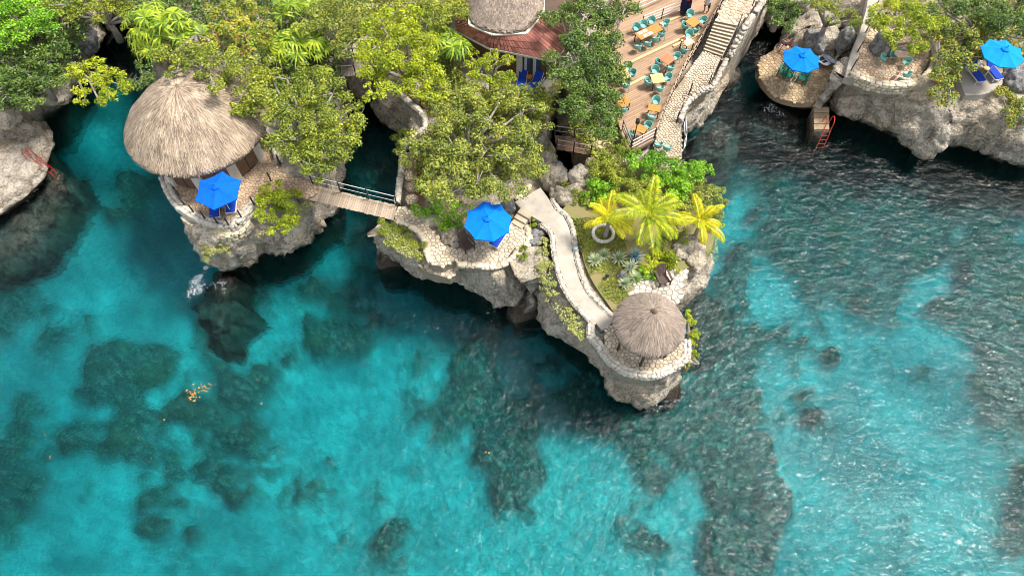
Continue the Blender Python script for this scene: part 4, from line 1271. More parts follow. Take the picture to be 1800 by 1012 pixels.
railing('second white railing behind the folded navy parasol at photo top', [at(*p, ZD) for p in [(1120, 22), (1170, 0), (1230, -25)]], (.4, .8), 2.0, rmat='white_paint', rr=.03)
railing('row of dark posts with rope on the sea side of stone staircase', [at(*p) for p in [(1212, 165, 4.9), (1246, 148, 5.1), (1262, 118, 5.3), (1272, 100, 5.4), (1298, 45, 6.9), (1322, 12, 6.95), (1345, -25, 7.0)]], (.85,), 1.6, ph=.95)
railing('dark posts along the sea side of lower walk under the deck corner', [at(*p) for p in [(1189, 214, 4.8), (1198, 190, 4.85), (1210, 168, 4.95)]], (.85,), 1.3, ph=.95)
railing('silver handrail at the sea corner of the terrace below the deck', [at(*p) for p in [(1190, 213, 4.7), (1200, 222, 4.7), (1202, 250, 4.7), (1199, 276, 4.7)]], (.45, .95), 1.2, rmat='rail', rr=.025)
railing('black posts topping the curved wall of the villa terrace', [at(*p, Z1 + .1) for p in [(302, 321), (313, 342), (325, 361), (341, 374), (361, 385), (383, 393), (403, 397), (425, 383), (447, 360)]], (.72,), 3.0, ph=.8, pr=.05, rmat='rope', rr=.012)
railing('two black posts beside the leafy bush on villa terrace', [at(*p, Z1 + .1) for p in [(476, 317), (492, 287)]], (.72,), 3.0, ph=.8, pr=.05, rmat='rope', rr=.012)
railing('dark posts edging the sloping walk above the swim platform', [at(*p, 4.9) for p in [(1497, 122), (1507, 92), (1520, 60), (1535, 20)]], (.8,), 1.8, ph=.95)
railing('dark posts beside the worn rock steps behind the swim platform', [at(*p) for p in [(1463, 104, 1.8), (1447, 45, 3.2)]], (.8,), 3.6, ph=1.0)
gate = thing('wooden_barrier', 'long white pole on a timber post in the curved terrace wall', 'barrier', at(1563, 148, Z4))
MB().beam(at(1563, 147, Z4), at(1579, 128, Z4 + .35), .16, .16).build('timber_post', M['brown_wood'], gate, world=True)
MB().tube([at(1545, 124, Z4 + .6), at(1603, 141, Z4 + .6)], .035, 6).build('pole', M['white_paint'], gate, world=True)

# lamp post on the deck corner
lp = thing('lamp_post', 'slim black lamp post leaning over the seaward corner of the dining deck', 'lamp post', at(1110, 262, ZD))
MB().tube([(0, 0, 0), (0, 0, 2.45)], [.05, .035], 8).build('pole', M['post'], lp)
MB().lathe([(.05, 2.4), (.13, 2.45), (.15, 2.75), (.05, 2.85), (.02, 2.9)], 10).build('lantern', M['post'], lp)
# ------------------------------------------------------------------ furniture materials
M['azure'] = plain('azure_canvas', (0.004, 0.185, 0.80), (0.003, 0.15, 0.70), 2, .85, .25, spec=.1, bscale=6)
M['royal'] = plain('royal_blue_canvas', (0.004, 0.12, 0.74), (0.003, 0.095, 0.63), 2, .85, .25, spec=.1, bscale=6)
M['cyan'] = plain('faded_azure_canvas', (0.008, 0.26, 0.80), (0.006, 0.21, 0.70), 2, .85, .25, spec=.1, bscale=6)
M['blue_sling'] = plain('blue_lounger_cushion', (0.008, 0.055, 0.42), (0.006, 0.04, 0.33), 4, .8, .2)
M['navy'] = plain('navy_canvas', (0.008, 0.012, 0.06), (0.006, 0.009, 0.045), 4, .8, .3)
M['teal'] = plain('teal_plastic', (0.24, 0.50, 0.44), (0.19, 0.42, 0.37), 4, .5, .05, obj_rand=.12)
M['green'] = plain('green_painted_wood', (0.008, 0.16, 0.10), (0.006, 0.12, 0.075), 4, .6, .15)
M['chair_brown'] = plain('dark_stained_wood', (0.10, 0.065, 0.05), (0.06, 0.04, 0.032), 5, .7, .2)
M['orange_wood'] = plain('varnished_orange_wood', (0.62, 0.25, 0.055), (0.50, 0.18, 0.04), 2, .45, .1, stretch=(1, 6, 1), obj_rand=.1)
M['terra_wood'] = plain('reddish_table_wood', (0.50, 0.20, 0.09), (0.40, 0.15, 0.07), 2, .5, .1, stretch=(1, 6, 1), obj_rand=.1)
M['yellow_wood'] = plain('honey_table_wood', (0.68, 0.46, 0.20), (0.58, 0.37, 0.15), 2, .5, .1, stretch=(1, 6, 1), obj_rand=.1)
M['white_cloth'] = plain('white_linen', (0.78, 0.77, 0.75), (0.68, 0.67, 0.66), 5, .9, .2)
M['red_metal'] = plain('red_painted_steel', (0.62, 0.035, 0.02), (0.50, 0.03, 0.02), 4, .45, .05)
M['coral_metal'] = plain('faded_red_steel', (0.72, 0.09, 0.05), (0.60, 0.06, 0.04), 4, .45, .05)
M['board_white'] = plain('white_gloss_board', (0.76, 0.77, 0.80), (0.70, 0.71, 0.74), 3, .3, 0)
M['board_blue'] = plain('pale_blue_board', (0.52, 0.58, 0.72), (0.46, 0.52, 0.68), 3, .3, 0)
M['black'] = plain('black_rubber', (0.02, 0.02, 0.022), (0.03, 0.03, 0.03), 4, .6, .1)
M['skin'] = plain('skin', (0.30, 0.16, 0.10), (0.26, 0.14, 0.09), 4, .6, .05)
M['hair'] = plain('dark_hair', (0.02, 0.015, 0.012), (0.03, 0.02, 0.015), 10, .6, .2)
M['stone_table'] = plain('stone_table_top', (0.36, 0.22, 0.15), (0.50, 0.40, 0.32), 5, .8, .3)
M['ring_white'] = plain('whitewashed_stone', (0.74, 0.71, 0.64), (0.58, 0.54, 0.46), 3, .9, .4, obj_rand=.1)

# ------------------------------------------------------------------ umbrellas
def umbrella(label, px, py, z0, r, n, mat, rz=0.0, tilt=(0, 0), h=2.35):
    c = at(px, py, z0 + h - .1)
    t = thing('umbrella', label, 'umbrella', (c.x, c.y, z0), rz, 'blue sun umbrellas')
    MB().lathe([(.26, 0), (.26, .05), (.06, .09), (.05, .3)], 16).build('base', M['stone_pale'], t)
    MB().tube([(0, 0, .05), (0, 0, h + .2)], .025, 8).build('pole', M['white_paint'], t)
    rise = r * .30
    def P(k, f):
        a = 2 * math.pi * k / n
        rr = r * f
        return Vector((rr * math.cos(a), rr * math.sin(a), h + rise * (1 - f) - .05 * math.sin(math.pi * f) + tilt[0] * rr * math.cos(a) + tilt[1] * rr * math.sin(a)))
    m = MB()
    fs_ = [0.02, .25, .5, .75, 1.0]
    sub = 4
    V = []
    for f in fs_:
        for k in range(n):
            for s in range(sub):
                q = P(k, f).lerp(P(k + 1, f), s / sub)
                q.z -= .07 * f * math.sin(math.pi * s / sub)
                cc = q.xy * (1 - .05 * math.sin(math.pi * s / sub) * (f > .95))
                V.append((cc.x, cc.y, q.z))
    w = n * sub
    F = [(i * w + k, i * w + (k + 1) % w, (i + 1) * w + (k + 1) % w, (i + 1) * w + k) for i in range(len(fs_) - 1) for k in range(w)]
    b = len(V)
    V += [(x * .995, y * .995, z - .07) for x, y, z in V[-w:]]
    F += [((len(fs_) - 1) * w + k, (len(fs_) - 1) * w + (k + 1) % w, b + (k + 1) % w, b + k) for k in range(w)]
    m.add(V, F)
    can = m.build('canopy', M[mat], t)
    mod = can.modifiers.new('cloth', 'SOLIDIFY'); mod.thickness = .008
    v_ = MB()
    V = [(0, 0, h + rise + .12)] + [tuple(P(k, .2) + Vector((0, 0, .075))) for k in range(n)]
    v_.add(V, [(0, 1 + k, 1 + (k + 1) % n) for k in range(n)])
    vent = v_.build('vent', M[mat], can)
    mod = vent.modifiers.new('cloth', 'SOLIDIFY'); mod.thickness = .012
    MB().lathe([(.03, h + rise + .1), (.045, h + rise + .15), (.02, h + rise + .22), (.004, h + rise + .25)], 8).build('finial', M['cyan'], t)
    for k in range(n):
        MB().tube([P(k, .03) - Vector((0, 0, .03)), P(k, .5) - Vector((0, 0, .03)), P(k, .99) - Vector((0, 0, .035))], .012, 5).build('rib', M['white_paint'], t)
    return t
umbrella('royal blue six-sided umbrella on the terrace of the thatched villa', 384, 336, Z1, 1.42, 6, 'royal', .55)
umbrella('azure eight-sided umbrella on the middle rock terrace', 858, 391, Z2, 1.43, 8, 'azure', .25)
umbrella('wide azure umbrella on the low swim platform beside the paddleboards', 1408, 106, 1.78, 1.40, 8, 'azure', .1, h=2.5)
umbrella('pale azure umbrella half under leaves at the right photo edge', 1761, 96, 4.9, 1.45, 8, 'cyan', .3)

# ------------------------------------------------------------------ loungers
def lounger(label, px, py, z, rz, frame='white_paint', back=35, group='blue loungers'):
    """rz turns the head end from +Y"""
    c = at(px, py, z + .3)
    t = thing('sun_lounger', label, 'sun lounger', (c.x, c.y, z), rz, group)
    f = MB()
    for s in (-1, 1): f.beam((s * .31, -.95, .3), (s * .31, .95, .3), .045, .05)
    for y in (-.95, .25, .95): f.beam((-.31, y, .3), (.31, y, .3), .045, .045)
    f.build('frame', M[frame], t)
    for sx in (-1, 1):
        for y in (-.85, .75):
            MB().beam((sx * .31, y, 0), (sx * .31, y, .3), .045, .045).build('leg', M[frame], t)
    MB().box((0, -.36, .37), (.58, 1.18, .09)).build('seat_cushion', M['blue_sling'], t, bevel=.03)
    a = R(back)
    m = Matrix.Rotation(a, 3, 'X')
    MB().box(Vector((0, .24, .37)) + m @ Vector((0, .36, 0)), (.58, .74, .09), M=m).build('back_cushion', M['blue_sling'], t, bevel=.03)
    MB().box(Vector((0, .24, .32)) + m @ Vector((0, .36, 0)), (.64, .8, .03), M=m).build('back_frame', M[frame], t)
    return t
def lt_obj(t): return t
lounger('blue lounger showing its foot end right of centre below villa umbrella', 407, 352, Z1 + .02, R(8))
lounger('blue lounger mostly hidden under villa umbrella, corner peeping out at left', 377, 361, Z1 + .02, R(12))
lounger('blue lounger jutting out from the middle rock umbrella', 880, 412, Z2 + .02, R(-28))
lounger('blue lounger hidden behind the middle rock umbrella, pale end showing above', 850, 382, Z2 + .02, R(-15))
lounger('blue lounger left of the small orange table before the house doors', 918, 140, 5.0, R(-8), back=50)
lounger('blue lounger right of the small orange table before the house doors', 940, 148, 5.0, R(-30), back=50)
lounger('white-framed blue lounger nearer the sitting terrace on the concrete slab', 1713, 127, 4.92, R(14), back=50)
lounger('white-framed blue lounger under the pale azure umbrella at right', 1743, 123, 4.92, R(14), back=50)

# ------------------------------------------------------------------ slatted garden chairs
def adirondack(label, px, py, z, rz, mat, group=None):
    """sits facing -Y"""
    c = at(px, py, z + .3)
    t = thing('garden_chair', label, 'garden chair', (c.x, c.y, z), rz, group)
    for k in range(6):
        MB().box((0, -.3 + .1 * k, .36 - .022 * k), (.56, .085, .025)).build('seat_slat', M[mat], t)
    m = Matrix.Rotation(R(28), 3, 'X')
    for k in range(6):
        x = -.25 + .1 * k
        L = .86 - .25 * abs(x) ** 1.2
        mm = Matrix.Rotation(R(-28), 3, 'X')
        MB().box(Vector((x, .25, .24)) + mm @ Vector((0, 0, L / 2)), (.085, .022, L), M=mm).build('back_slat', M[mat], t)
    for s in (-1, 1):
        MB().box((s * .36, .02, .58), (.13, .78, .028)).build('armrest', M[mat], t)
        MB().beam((s * .33, -.32, 0), (s * .33, -.32, .57), .09, .03).build('front_leg', M[mat], t)
        MB().beam((s * .31, -.36, .34), (s * .31, .55, .03), .03, .12).build('side_rail', M[mat], t)
    return t
adirondack('dark brown slatted garden chair left of the middle rock umbrella', 821, 431, Z2 + .02, R(35), 'chair_brown')
adirondack('dark brown slatted garden chair on the bleached terrace behind the gazebo', 1166, 490, Z3, R(15), 'chair_brown')
adirondack('dark green garden chair at the left edge of swim platform umbrella', 1387, 132, 1.8, R(-22), 'green', 'green garden chairs')
adirondack('dark green garden chair farther right below the swim platform umbrella', 1412, 137, 1.8, R(-30), 'green', 'green garden chairs')
adirondack('second green garden chair tucked under the left side of swim platform umbrella', 1378, 126, 1.8, R(-35), 'green', 'green garden chairs')

# ------------------------------------------------------------------ teal tub chairs and dining tables
CH = {}
def tub_meshes():
    n = 14
    V, F = [], []
    for zi, (h, rr) in enumerate(((.42, .23), (.55, .275), (.70, .30), (.80, .305))):
        for k in range(n + 1):
            a = R(-35) + R(250) * k / n
            drop = .0 if zi < 2 else (.17 if zi == 3 else .1) * abs(2 * k / n - 1) ** 1.5
            V.append((rr * math.cos(a), rr * math.sin(a) * .95, h - drop))
    w = n + 1
    for i in range(3):
        for k in range(n):
            F.append((i * w + k, i * w + k + 1, (i + 1) * w + k + 1, (i + 1) * w + k))
    CH['shell'] = MB().add(V, F).mesh('back_shell', M['teal'], True)
    CH['seat'] = MB().lathe([(.22, .40), (.255, .415), (.25, .445), (.14, .432)], 18).mesh('seat', M['teal'])
    CH['leg'] = {}
    for sx in (-1, 1):
        for sy in (-1, 1):
            CH['leg'][sx, sy] = MB().tube([(sx * .17, sy * .17, .41), (sx * .225, sy * .225, 0)], .016, 6).mesh('leg', M['teal'])
tub_meshes()
def tub(label, px, py, z, toward=None, rz=0.0, group='teal tub chairs on the dining deck'):
    c = at(px, py, z + .5)
    if toward is not None:
        d = toward.xy - c.xy
        rz = math.atan2(d.y, d.x) + math.pi / 2
    t = thing('tub_chair', label, 'chair', (c.x, c.y, z), rz, group)
    s = obj('back_shell', CH['shell'], t)
    md = s.modifiers.new('shell', 'SOLIDIFY'); md.thickness = .02
    obj('seat', CH['seat'], t)
    for k in CH['leg'].values(): obj('leg', k, t)
    return t
def table(label, px, py, z, sx, sy, rz, mat, planks=3, cloth=0, group='dining tables on the deck', top_z=.74):
    c = at(px, py, z + top_z)
    t = thing('dining_table', label, 'table', (c.x, c.y, z), rz, group)
    for k in range(planks):
        y = -sy / 2 + sy * (k + .5) / planks
        obj('top_board', MB().box((0, 0, 0), (sx, sy / planks - .012, .035)).mesh('top_board', M[mat]), t, (0, y, top_z))
    MB().box((0, 0, top_z - .06), (sx - .12, sy - .12, .06)).build('apron', M['brown_wood'], t)
    for a in (-1, 1):
        for b in (-1, 1):
            MB().box((a * (sx / 2 - .07), b * (sy / 2 - .07), top_z / 2 - .02), (.06, .06, top_z - .06)).build('leg', M['dark_wood'], t)
    return t
def mat_on(t, label, x, y, top_z=.765, s=(.36, .26), mat='white_cloth', name='place_mat'):
    m = MB().box((0, 0, 0), (s[0], s[1], .012))
    o = m.build(name, M[mat])
    w = Matrix.Rotation(t.rotation_euler.z, 3, 'Z') @ Vector((x, y, top_z))
    o.location = t.location + w
    o.rotation_euler.z = t.rotation_euler.z
    return tag(o, label, 'place mat', 'white place mats')
ang = math.atan2(d0.y, d0.x)
T1 = table('long orange dining table set with white mats near the top of deck', 1140.5, 56, ZD, 2.0, .8, ang, 'orange_wood', 4)
for k_, (x_, y_) in enumerate(((-.62, .2), (-.2, .2), (-.45, -.2), (-.02, -.2))):
    mat_on(T1, ['white mat on long orange table, far side at the leafy end', 'white mat on long orange table, far side nearer the middle', 'white mat on long orange table, near side at the leafy end', 'white mat on long orange table, near side nearer the middle'][k_], x_, y_)
loc = lambda px, py: at(px, py, ZD + .5)
def towards_line(px, py, cx, cy): return at(cx, cy, ZD + .74)
far = [(1118, 49, 1126, 60), (1131, 44, 1137, 55), (1145, 37, 1150, 50)]
near = [(1121, 82, 1117, 68), (1138, 76, 1133, 63), (1152, 68, 1147, 55), (1163, 60, 1159, 47)]
for k_, a_ in enumerate(far):
    tub('teal tub chair on far side of long orange table, ' + ['nearest the tree', 'in the middle', 'nearest the white railing'][k_], a_[0], a_[1], ZD, towards_line(*a_))
for k_, a_ in enumerate(near):
    tub('teal tub chair on near side of long orange table, ' + ['first from the tree', 'second from the tree', 'third from the tree', 'fourth from the tree'][k_], a_[0], a_[1], ZD, towards_line(*a_))
tub('teal tub chair at the right-hand end of the long orange table', 1170, 42, ZD, at(1150, 52, ZD))
T2 = table('small orange slatted table beside the stairs near deck top', 1218, 39, ZD, .82, .82, ang + R(8), 'orange_wood', 3)
for (x_, y_, l_) in ((1213, 26, 'behind'), (1204, 45, 'left of'), (1222, 53, 'in front of'), (1236, 37, 'right of')):
    tub('teal tub chair %s the small orange slatted table by the stairs' % l_, x_, y_, ZD, at(1218, 39, ZD + .7))
T3 = table('small table with white cloth and red flowers squeezed against stair railing', 1209, 73, ZD, .75, .75, ang, 'yellow_wood', 3)
m3 = MB().box((0, 0, .765), (.5, .5, .012))
o3 = m3.build('table_cloth', M['white_cloth']); o3.location = T3.location; o3.rotation_euler.z = ang + .3
tag(o3, 'white cloth lying on the small table against the stair railing', 'cloth')
vs3 = thing('flower_vase', 'small vase of red flowers on the white-clothed deck table', 'vase', T3.location + Vector((-.3, -.05, .77)))
MB().lathe([(.04, 0), (.06, .08), (.03, .16), (.035, .18)], 10).build('vase', M['white_cloth'], vs3)
fl_ = MB()
for k_ in range(7):
    a_ = k_ * .9
    fl_.lathe([(.0, .0), (.05, .02), (.055, .06), (.0, .09)], 6, (.07 * math.cos(a_), .07 * math.sin(a_), .18 + .02 * (k_ % 3)))
fl_.build('blossoms', M['red_metal'], vs3)
tub('teal tub chair behind the white-clothed table against the stair railing', 1211, 61, ZD, at(1209, 73, ZD + .7))
tub('teal tub chair in front of the white-clothed table against the stair railing', 1203, 88, ZD, at(1209, 73, ZD + .7))
T4 = table('square reddish-brown table in the middle of dining deck', 1173, 104, ZD, .85, .85, ang + R(10), 'terra_wood', 4)
for (x_, y_, l_) in ((1158, 110, 'left of'), (1189, 101, 'right of'), (1178, 120, 'in front of')):
    tub('teal tub chair %s the square reddish-brown table mid deck' % l_, x_, y_, ZD, at(1173, 104, ZD + .7))
T5 = table('square honey-yellow table surrounded by four teal chairs', 1156, 138, ZD, .88, .88, ang - R(22), 'yellow_wood', 4)
for (x_, y_, l_) in ((1151, 124, 'behind'), (1139, 144, 'left of'), (1174, 137, 'right of'), (1160, 156, 'in front of')):
    tub('teal tub chair %s the square honey-yellow table' % l_, x_, y_, ZD, at(1156, 138, ZD + .7))
T6 = table('pale honey table at the leafy left edge of the deck', 1094, 128, ZD, .85, 1.2, ang - R(15), 'yellow_wood', 4)
for (x_, y_, l_) in ((1103, 118, 'far right corner'), (1111, 130, 'right side'), (1100, 150, 'near end')):
    tub('teal tub chair at the %s of the pale honey table by the trees' % l_, x_, y_, ZD, at(1094, 130, ZD + .7))
T7 = table('orange table half under the tree at left deck edge', 1095, 178, ZD, .8, .8, ang, 'orange_wood', 3)
tub('teal tub chair before the orange table half under the tree', 1096, 192, ZD, at(1095, 178, ZD + .7))
T8 = table('small orange table next to the railing on lower deck', 1150, 190, ZD, .82, .6, ang - R(45), 'orange_wood', 3)
tub('teal tub chair behind the small orange table on lower deck', 1153, 178, ZD, at(1150, 190, ZD + .7))
tub('teal tub chair in front of the small orange table on lower deck', 1145, 206, ZD, at(1150, 190, ZD + .7))
T9 = table('orange table behind the black lamp post at deck corner', 1125.5, 226, ZD, .8, .65, ang - R(60), 'orange_wood', 3)
tub('teal tub chair right of the orange table by the lamp post', 1138, 222, ZD, at(1125.5, 226, ZD + .7))
tub('teal tub chair left of the orange table by the lamp post', 1111, 236, ZD, at(1125.5, 226, ZD + .7))
tub('teal tub chair left of the pair on stone terrace below the deck', 1157, 255, 4.8, None, R(190), 'teal tub chairs on the stone terrace')
tub('teal tub chair right of the pair on stone terrace below the deck', 1173, 259, 4.8, None, R(170), 'teal tub chairs on the stone terrace')
# curved terrace with a stone table
stt = thing('stone_table', 'hexagonal reddish stone table between four teal chairs', 'table', at(1574, 108, Z4) - Vector((0, 0, 0)))
MB().lathe([(.16, 0), (.14, .6), (.2, .64)], 6).build('pedestal', M['stone_brown'], stt)
MB().lathe([(.4, .64), (.46, .66), (.46, .72), (.43, .74)], 6).build('top', M['stone_table'], stt)
tz = at(1574, 104, Z4 + .7)
for (x_, y_, l_) in ((1553, 102, 'far left of the stone table'), (1571, 96, 'behind the stone table'), (1594, 109, 'right of the stone table'), (1594, 131, 'alone in front of the curved wall')):
    tub('teal tub chair %s on the curved terrace' % l_, x_, y_, Z4 + .03, tz, 0, 'teal tub chairs round the stone table')
# low table between the loungers by the house
sm = thing('side_table', 'little round orange table between two blue loungers by the house', 'side table', at(930, 143, 5.0))
MB().lathe([(.22, .4), (.23, .42), (.23, .45), (.2, .46)], 16).build('top', M['orange_wood'], sm)
for k_ in range(3):
    a_ = k_ * 2.1
    MB().tube([(.15 * math.cos(a_), .15 * math.sin(a_), .4), (.2 * math.cos(a_), .2 * math.sin(a_), 0)], .018, 5).build('leg', M['brown_wood'], sm)
sm2 = thing('side_table', 'little wooden side table between the white-framed loungers', 'side table', at(1728, 128, 4.92))
MB().lathe([(.2, .4), (.21, .42), (.21, .45), (.18, .46)], 16).build('top', M['yellow_wood'], sm2)
for k_ in range(3):
    a_ = k_ * 2.1
    MB().tube([(.14 * math.cos(a_), .14 * math.sin(a_), .4), (.19 * math.cos(a_), .19 * math.sin(a_), 0)], .018, 5).build('leg', M['brown_wood'], sm2)
sm3 = thing('side_table', 'little wooden side table between loungers under the villa umbrella', 'side table', at(394, 367, Z1 + .03))
MB().lathe([(.2, .4), (.21, .42), (.21, .45), (.18, .46)], 16).build('top', M['orange_wood'], sm3)
for k_ in range(3):
    a_ = k_ * 2.1
    MB().tube([(.14 * math.cos(a_), .14 * math.sin(a_), .4), (.19 * math.cos(a_), .19 * math.sin(a_), 0)], .018, 5).build('leg', M['brown_wood'], sm3)

# folded navy parasol at the top of the deck
fp = thing('folded_parasol', 'folded navy parasol standing at the upper end of the dining deck', 'parasol', at(1202, 24, ZD))
MB().lathe([(.3, 0), (.3, .08), (.06, .12)], 14).build('base', M['post'], fp)
MB().tube([(0, 0, .1), (0, 0, 2.9)], .03, 8).build('pole', M['post'], fp)
n_ = 16
V, F = [], []
for h_, r_ in ((.35, .30), (.7, .33), (1.3, .30), (2.0, .22), (2.6, .12), (2.85, .05)):
    for k_ in range(n_):
        a_ = 2 * math.pi * k_ / n_
        rr = r_ * (1 + (.22 if k_ % 2 else -.12))
        V.append((rr * math.cos(a_), rr * math.sin(a_), h_))
for i in range(5):
    for k_ in range(n_): F.append((i * n_ + k_, i * n_ + (k_ + 1) % n_, (i + 1) * n_ + (k_ + 1) % n_, (i + 1) * n_ + k_))
MB().add(V, F).build('folded_canopy', M['navy'], fp)
MB().lathe([(.31, 1.35), (.33, 1.38), (.31, 1.42)], 12).build('tie_strap', M['red_metal'], fp)

# person in white walking at the top of the deck
def person(label, px, py, z, rz):
    J = {'pelvis': (0, 0, .95), 'chest': (0, .01, 1.28), 'neck': (0, .02, 1.47), 'head0': (0, .0, 1.56), 'head1': (0, -.01, 1.70)}
    V = [(0, 0, .95), (0, .01, 1.15), (0, .01, 1.32), (0, .02, 1.47), (0, 0, 1.58), (0, -.01, 1.70)]
    rad = [(.15, .11), (.14, .10), (.16, .10), (.05, .05), (.085, .095), (.07, .08)]
    E = [(0, 1), (1, 2), (2, 3), (3, 4), (4, 5)]
    def chain(start, pts, rs):
        p = start
        for q, r in zip(pts, rs):
            V.append(q); rad.append((r, r)); E.append((p, len(V) - 1)); p = len(V) - 1
        return p
    for s in (-1, 1):
        st_ = .14 * s
        chain(0, [(s * .10, -.0, .86), (s * .10, -st_, .50), (s * .10, -st_ * .6 + .05, .12), (s * .10, -st_ * .6 + .02, .05), (s * .11, -st_ * .6 - .13, .03)], [.085, .06, .042, .045, .035])
        e = chain(2, [(s * .19, .01, 1.38), (s * .25, .05 * s, 1.13), (s * .24, -.12, .95), (s * .235, -.16, .88)], [.055, .042, .034, .03])
        for k in range(4):
            chain(e, [(s * (.225 + .006 * k), -.17 - .015 * (k - 1.5) , .83), (s * (.215), -.18 - .018 * (k - 1.5), .775 + .006 * abs(k - 1.5))], [.010, .008])
        chain(e, [(s * .21, -.20, .85), (s * .20, -.215, .82)], [.011, .008])
    me = bpy.data.meshes.new('person')
    me.from_pydata(V, E, [])
    o = obj('person', me, None, at(px, py, z), (0, 0, rz))
    sk = o.modifiers.new('skin', 'SKIN')
    lay = me.skin_vertices[0] if me.skin_vertices else None
    if lay is None:
        bm = bmesh.new(); bm.from_mesh(me)
        bm.verts.layers.skin.verify(); bm.to_mesh(me); bm.free()
        lay = me.skin_vertices[0]
    for d, r in zip(lay.data, rad): d.radius = r
    lay.data[0].use_root = True
    o.modifiers.new('smooth', 'SUBSURF').levels = 1
    o.modifiers['smooth'].render_levels = 1
    me.materials.append(M['skin'])
    tag(o, label, 'person')
    prof = [(.21, .70), (.20, .95), (.17, 1.15), (.205, 1.33), (.17, 1.43), (.07, 1.48)]
    m = MB().lathe(prof, 16)
    m.v = [(x, y * .72, zz) for x, y, zz in m.v]
    m.build('shirt', M['white_cloth'], o, smooth=True)
    for s in (-1, 1):
        MB().tube([(s * .17, .01, 1.41), (s * .21, .02 * s, 1.3), (s * .25, .05 * s, 1.15)], [.07, .065, .06], 8).build('sleeve', M['white_cloth'], o, smooth=True)
        MB().tube([(s * .095, 0, .9), (s * .10, -.08 * s, .68), (s * .10, -.14 * s, .5)], [.115, .1, .085], 8).build('trouser_leg', M['black'], o, smooth=True)
    m = MB().lathe([(.08, 1.60), (.105, 1.66), (.105, 1.73), (.07, 1.79), (.01, 1.81)], 12)
    m.v = [(x, y * 1.08 + .015, zz) for x, y, zz in m.v]
    m.build('hair', M['hair'], o, smooth=True)
    return o
person('person in a white shirt walking along the top of the dining deck', 1240, 22, ZD, R(200))

# ------------------------------------------------------------------ swim ladders
def ladder(label, loc, rz, mat, depth=1.3, w=.5, out=.75, loop_h=.95):
    """hand loops stand behind (+Y), rungs go down the front (-Y)"""
    t = thing('swim_ladder', label, 'ladder', loc, rz)
    for s in (-1, 1):
        x = s * w / 2
        pts = [(x, .45, 0)]
        for k in range(9):
            a = math.pi * k / 8
            pts.append((x, .08 + .37 * math.cos(a), loop_h * .55 + .45 * math.sin(a)))
        pts += [(x, -.32, .2), (x, -.45 - out * .1, -.3), (x, -.45 - out * .4, -depth), (x, -.45 - out * .6, -depth - .8)]
        MB().tube(pts, .03, 7).build('side_rail', M[mat], t)
    for k in range(5):
        z = .0 - .36 * k
        y = -.40 - out * .4 * max(0, -z) / depth
        MB().tube([(-w / 2, y, z), (w / 2, y, z)], .024, 6).build('rung', M[mat], t)
    return t
ladder('coral red swim ladder at the end of the stone jetty', at(1452, 224, 1.35), R(-6), 'coral_metal')
ladder('red swim ladder on the low rock at the far left', at(58, 278, 1.75), R(72), 'red_metal', depth=1.2, w=.45, out=1.0).scale = (.82, .82, .82)
ladder('red ladder top standing behind the umbrella on the swim platform', at(1376, 90, 1.75), R(-100), 'red_metal', out=.4)

# ------------------------------------------------------------------ paddleboards
def board(label, a, b, w, mat, thick=.12, patt=False):
    d = b - a
    L = d.length
    t = thing('paddleboard', label, 'paddleboard', (a + b) / 2, math.atan2(d.y, d.x), 'paddleboards on the swim platform')
    n = 22
    prof = []
    for i in range(n + 1):
        f = i / n
        ww = w / 2 * (math.sin(math.pi * min(1, max(0, .03 + f * .86))) ** .55)
        prof.append((-L / 2 + L * f, ww))
    V, F = [], []
    for (x, ww) in prof:
        rk = .16 * (2 * abs(x) / L) ** 4
        V += [(x, -ww, rk + thick * .5), (x, -ww * .8, rk), (x, ww * .8, rk), (x, ww, rk + thick * .5), (x, ww * .8, rk + thick), (x, -ww * .8, rk + thick)]
    for i in range(n):
        for k in range(6): F.append((i * 6 + k, (i + 1) * 6 + k, (i + 1) * 6 + (k + 1) % 6, i * 6 + (k + 1) % 6))
    F += [tuple(range(6)), tuple(n * 6 + k for k in range(5, -1, -1))]
    MB().add(V, F).build('hull', M[mat], t, smooth=True)
    pad = MB()
    for k in range(2):
        pad.box((L * .36 - k * .42, 0, thick + .03 + .02), (.34, w * .55 - .06 * (1 - k), .012))
    for k, (x, y) in enumerate(((L * .36 + .05, .08), (L * .36 - .3, -.1), (L * .36 - .5, .06))):
        pad.box((x, y, thick + .05), (.1, .07, .03), .4 * k)
    pad.build('deck_grip', M['black'] if patt else M['board_white'], t)
    MB().box((L * .42, 0, -.02), (.2, .02, .18)).build('fin', M['black'], t)
    return t
board('white paddleboard with black tail grip poking from under the swim platform umbrella', at(1412, 76, 2.1), at(1455, 119, 2.0), .8, 'board_white', patt=True)
board('pale blue paddleboard lying outermost beside the swim platform umbrella', at(1429, 82, 2.05), at(1468, 115, 1.95), .6, 'board_blue')

# ------------------------------------------------------------------ garden bits on the point
rw = thing('planter_ring', 'ring of whitewashed stones round the small palm in the garden', 'stone ring', at(1060, 412, Z3 - .1))
for k_ in range(18):
    a_ = 2 * math.pi * k_ / 18
    me_ = rubble_mesh('ring_white', k_ % 8)
    obj('stone', me_, rw, (.62 * math.cos(a_), .62 * math.sin(a_), .1), (0, 0, a_ + math.pi / 2), (.25, .19, .26))
sl = thing('garden_light', 'small teal garden light beside the concrete path kerb', 'garden light', at(1011, 442, Z3 - .1))
MB().tube([(0, 0, 0), (0, 0, .3)], .03, 6).build('stake', M['post'], sl)
MB().lathe([(.05, .28), (.11, .3), (.11, .38), (.03, .42)], 10).build('lamp_head', M['teal'], sl)
sl = thing('garden_light', 'small black garden light on the grass by the agaves', 'garden light', at(1066, 490, Z3 - .1))
MB().tube([(0, 0, 0), (0, 0, .3)], .03, 6).build('stake', M['post'], sl)
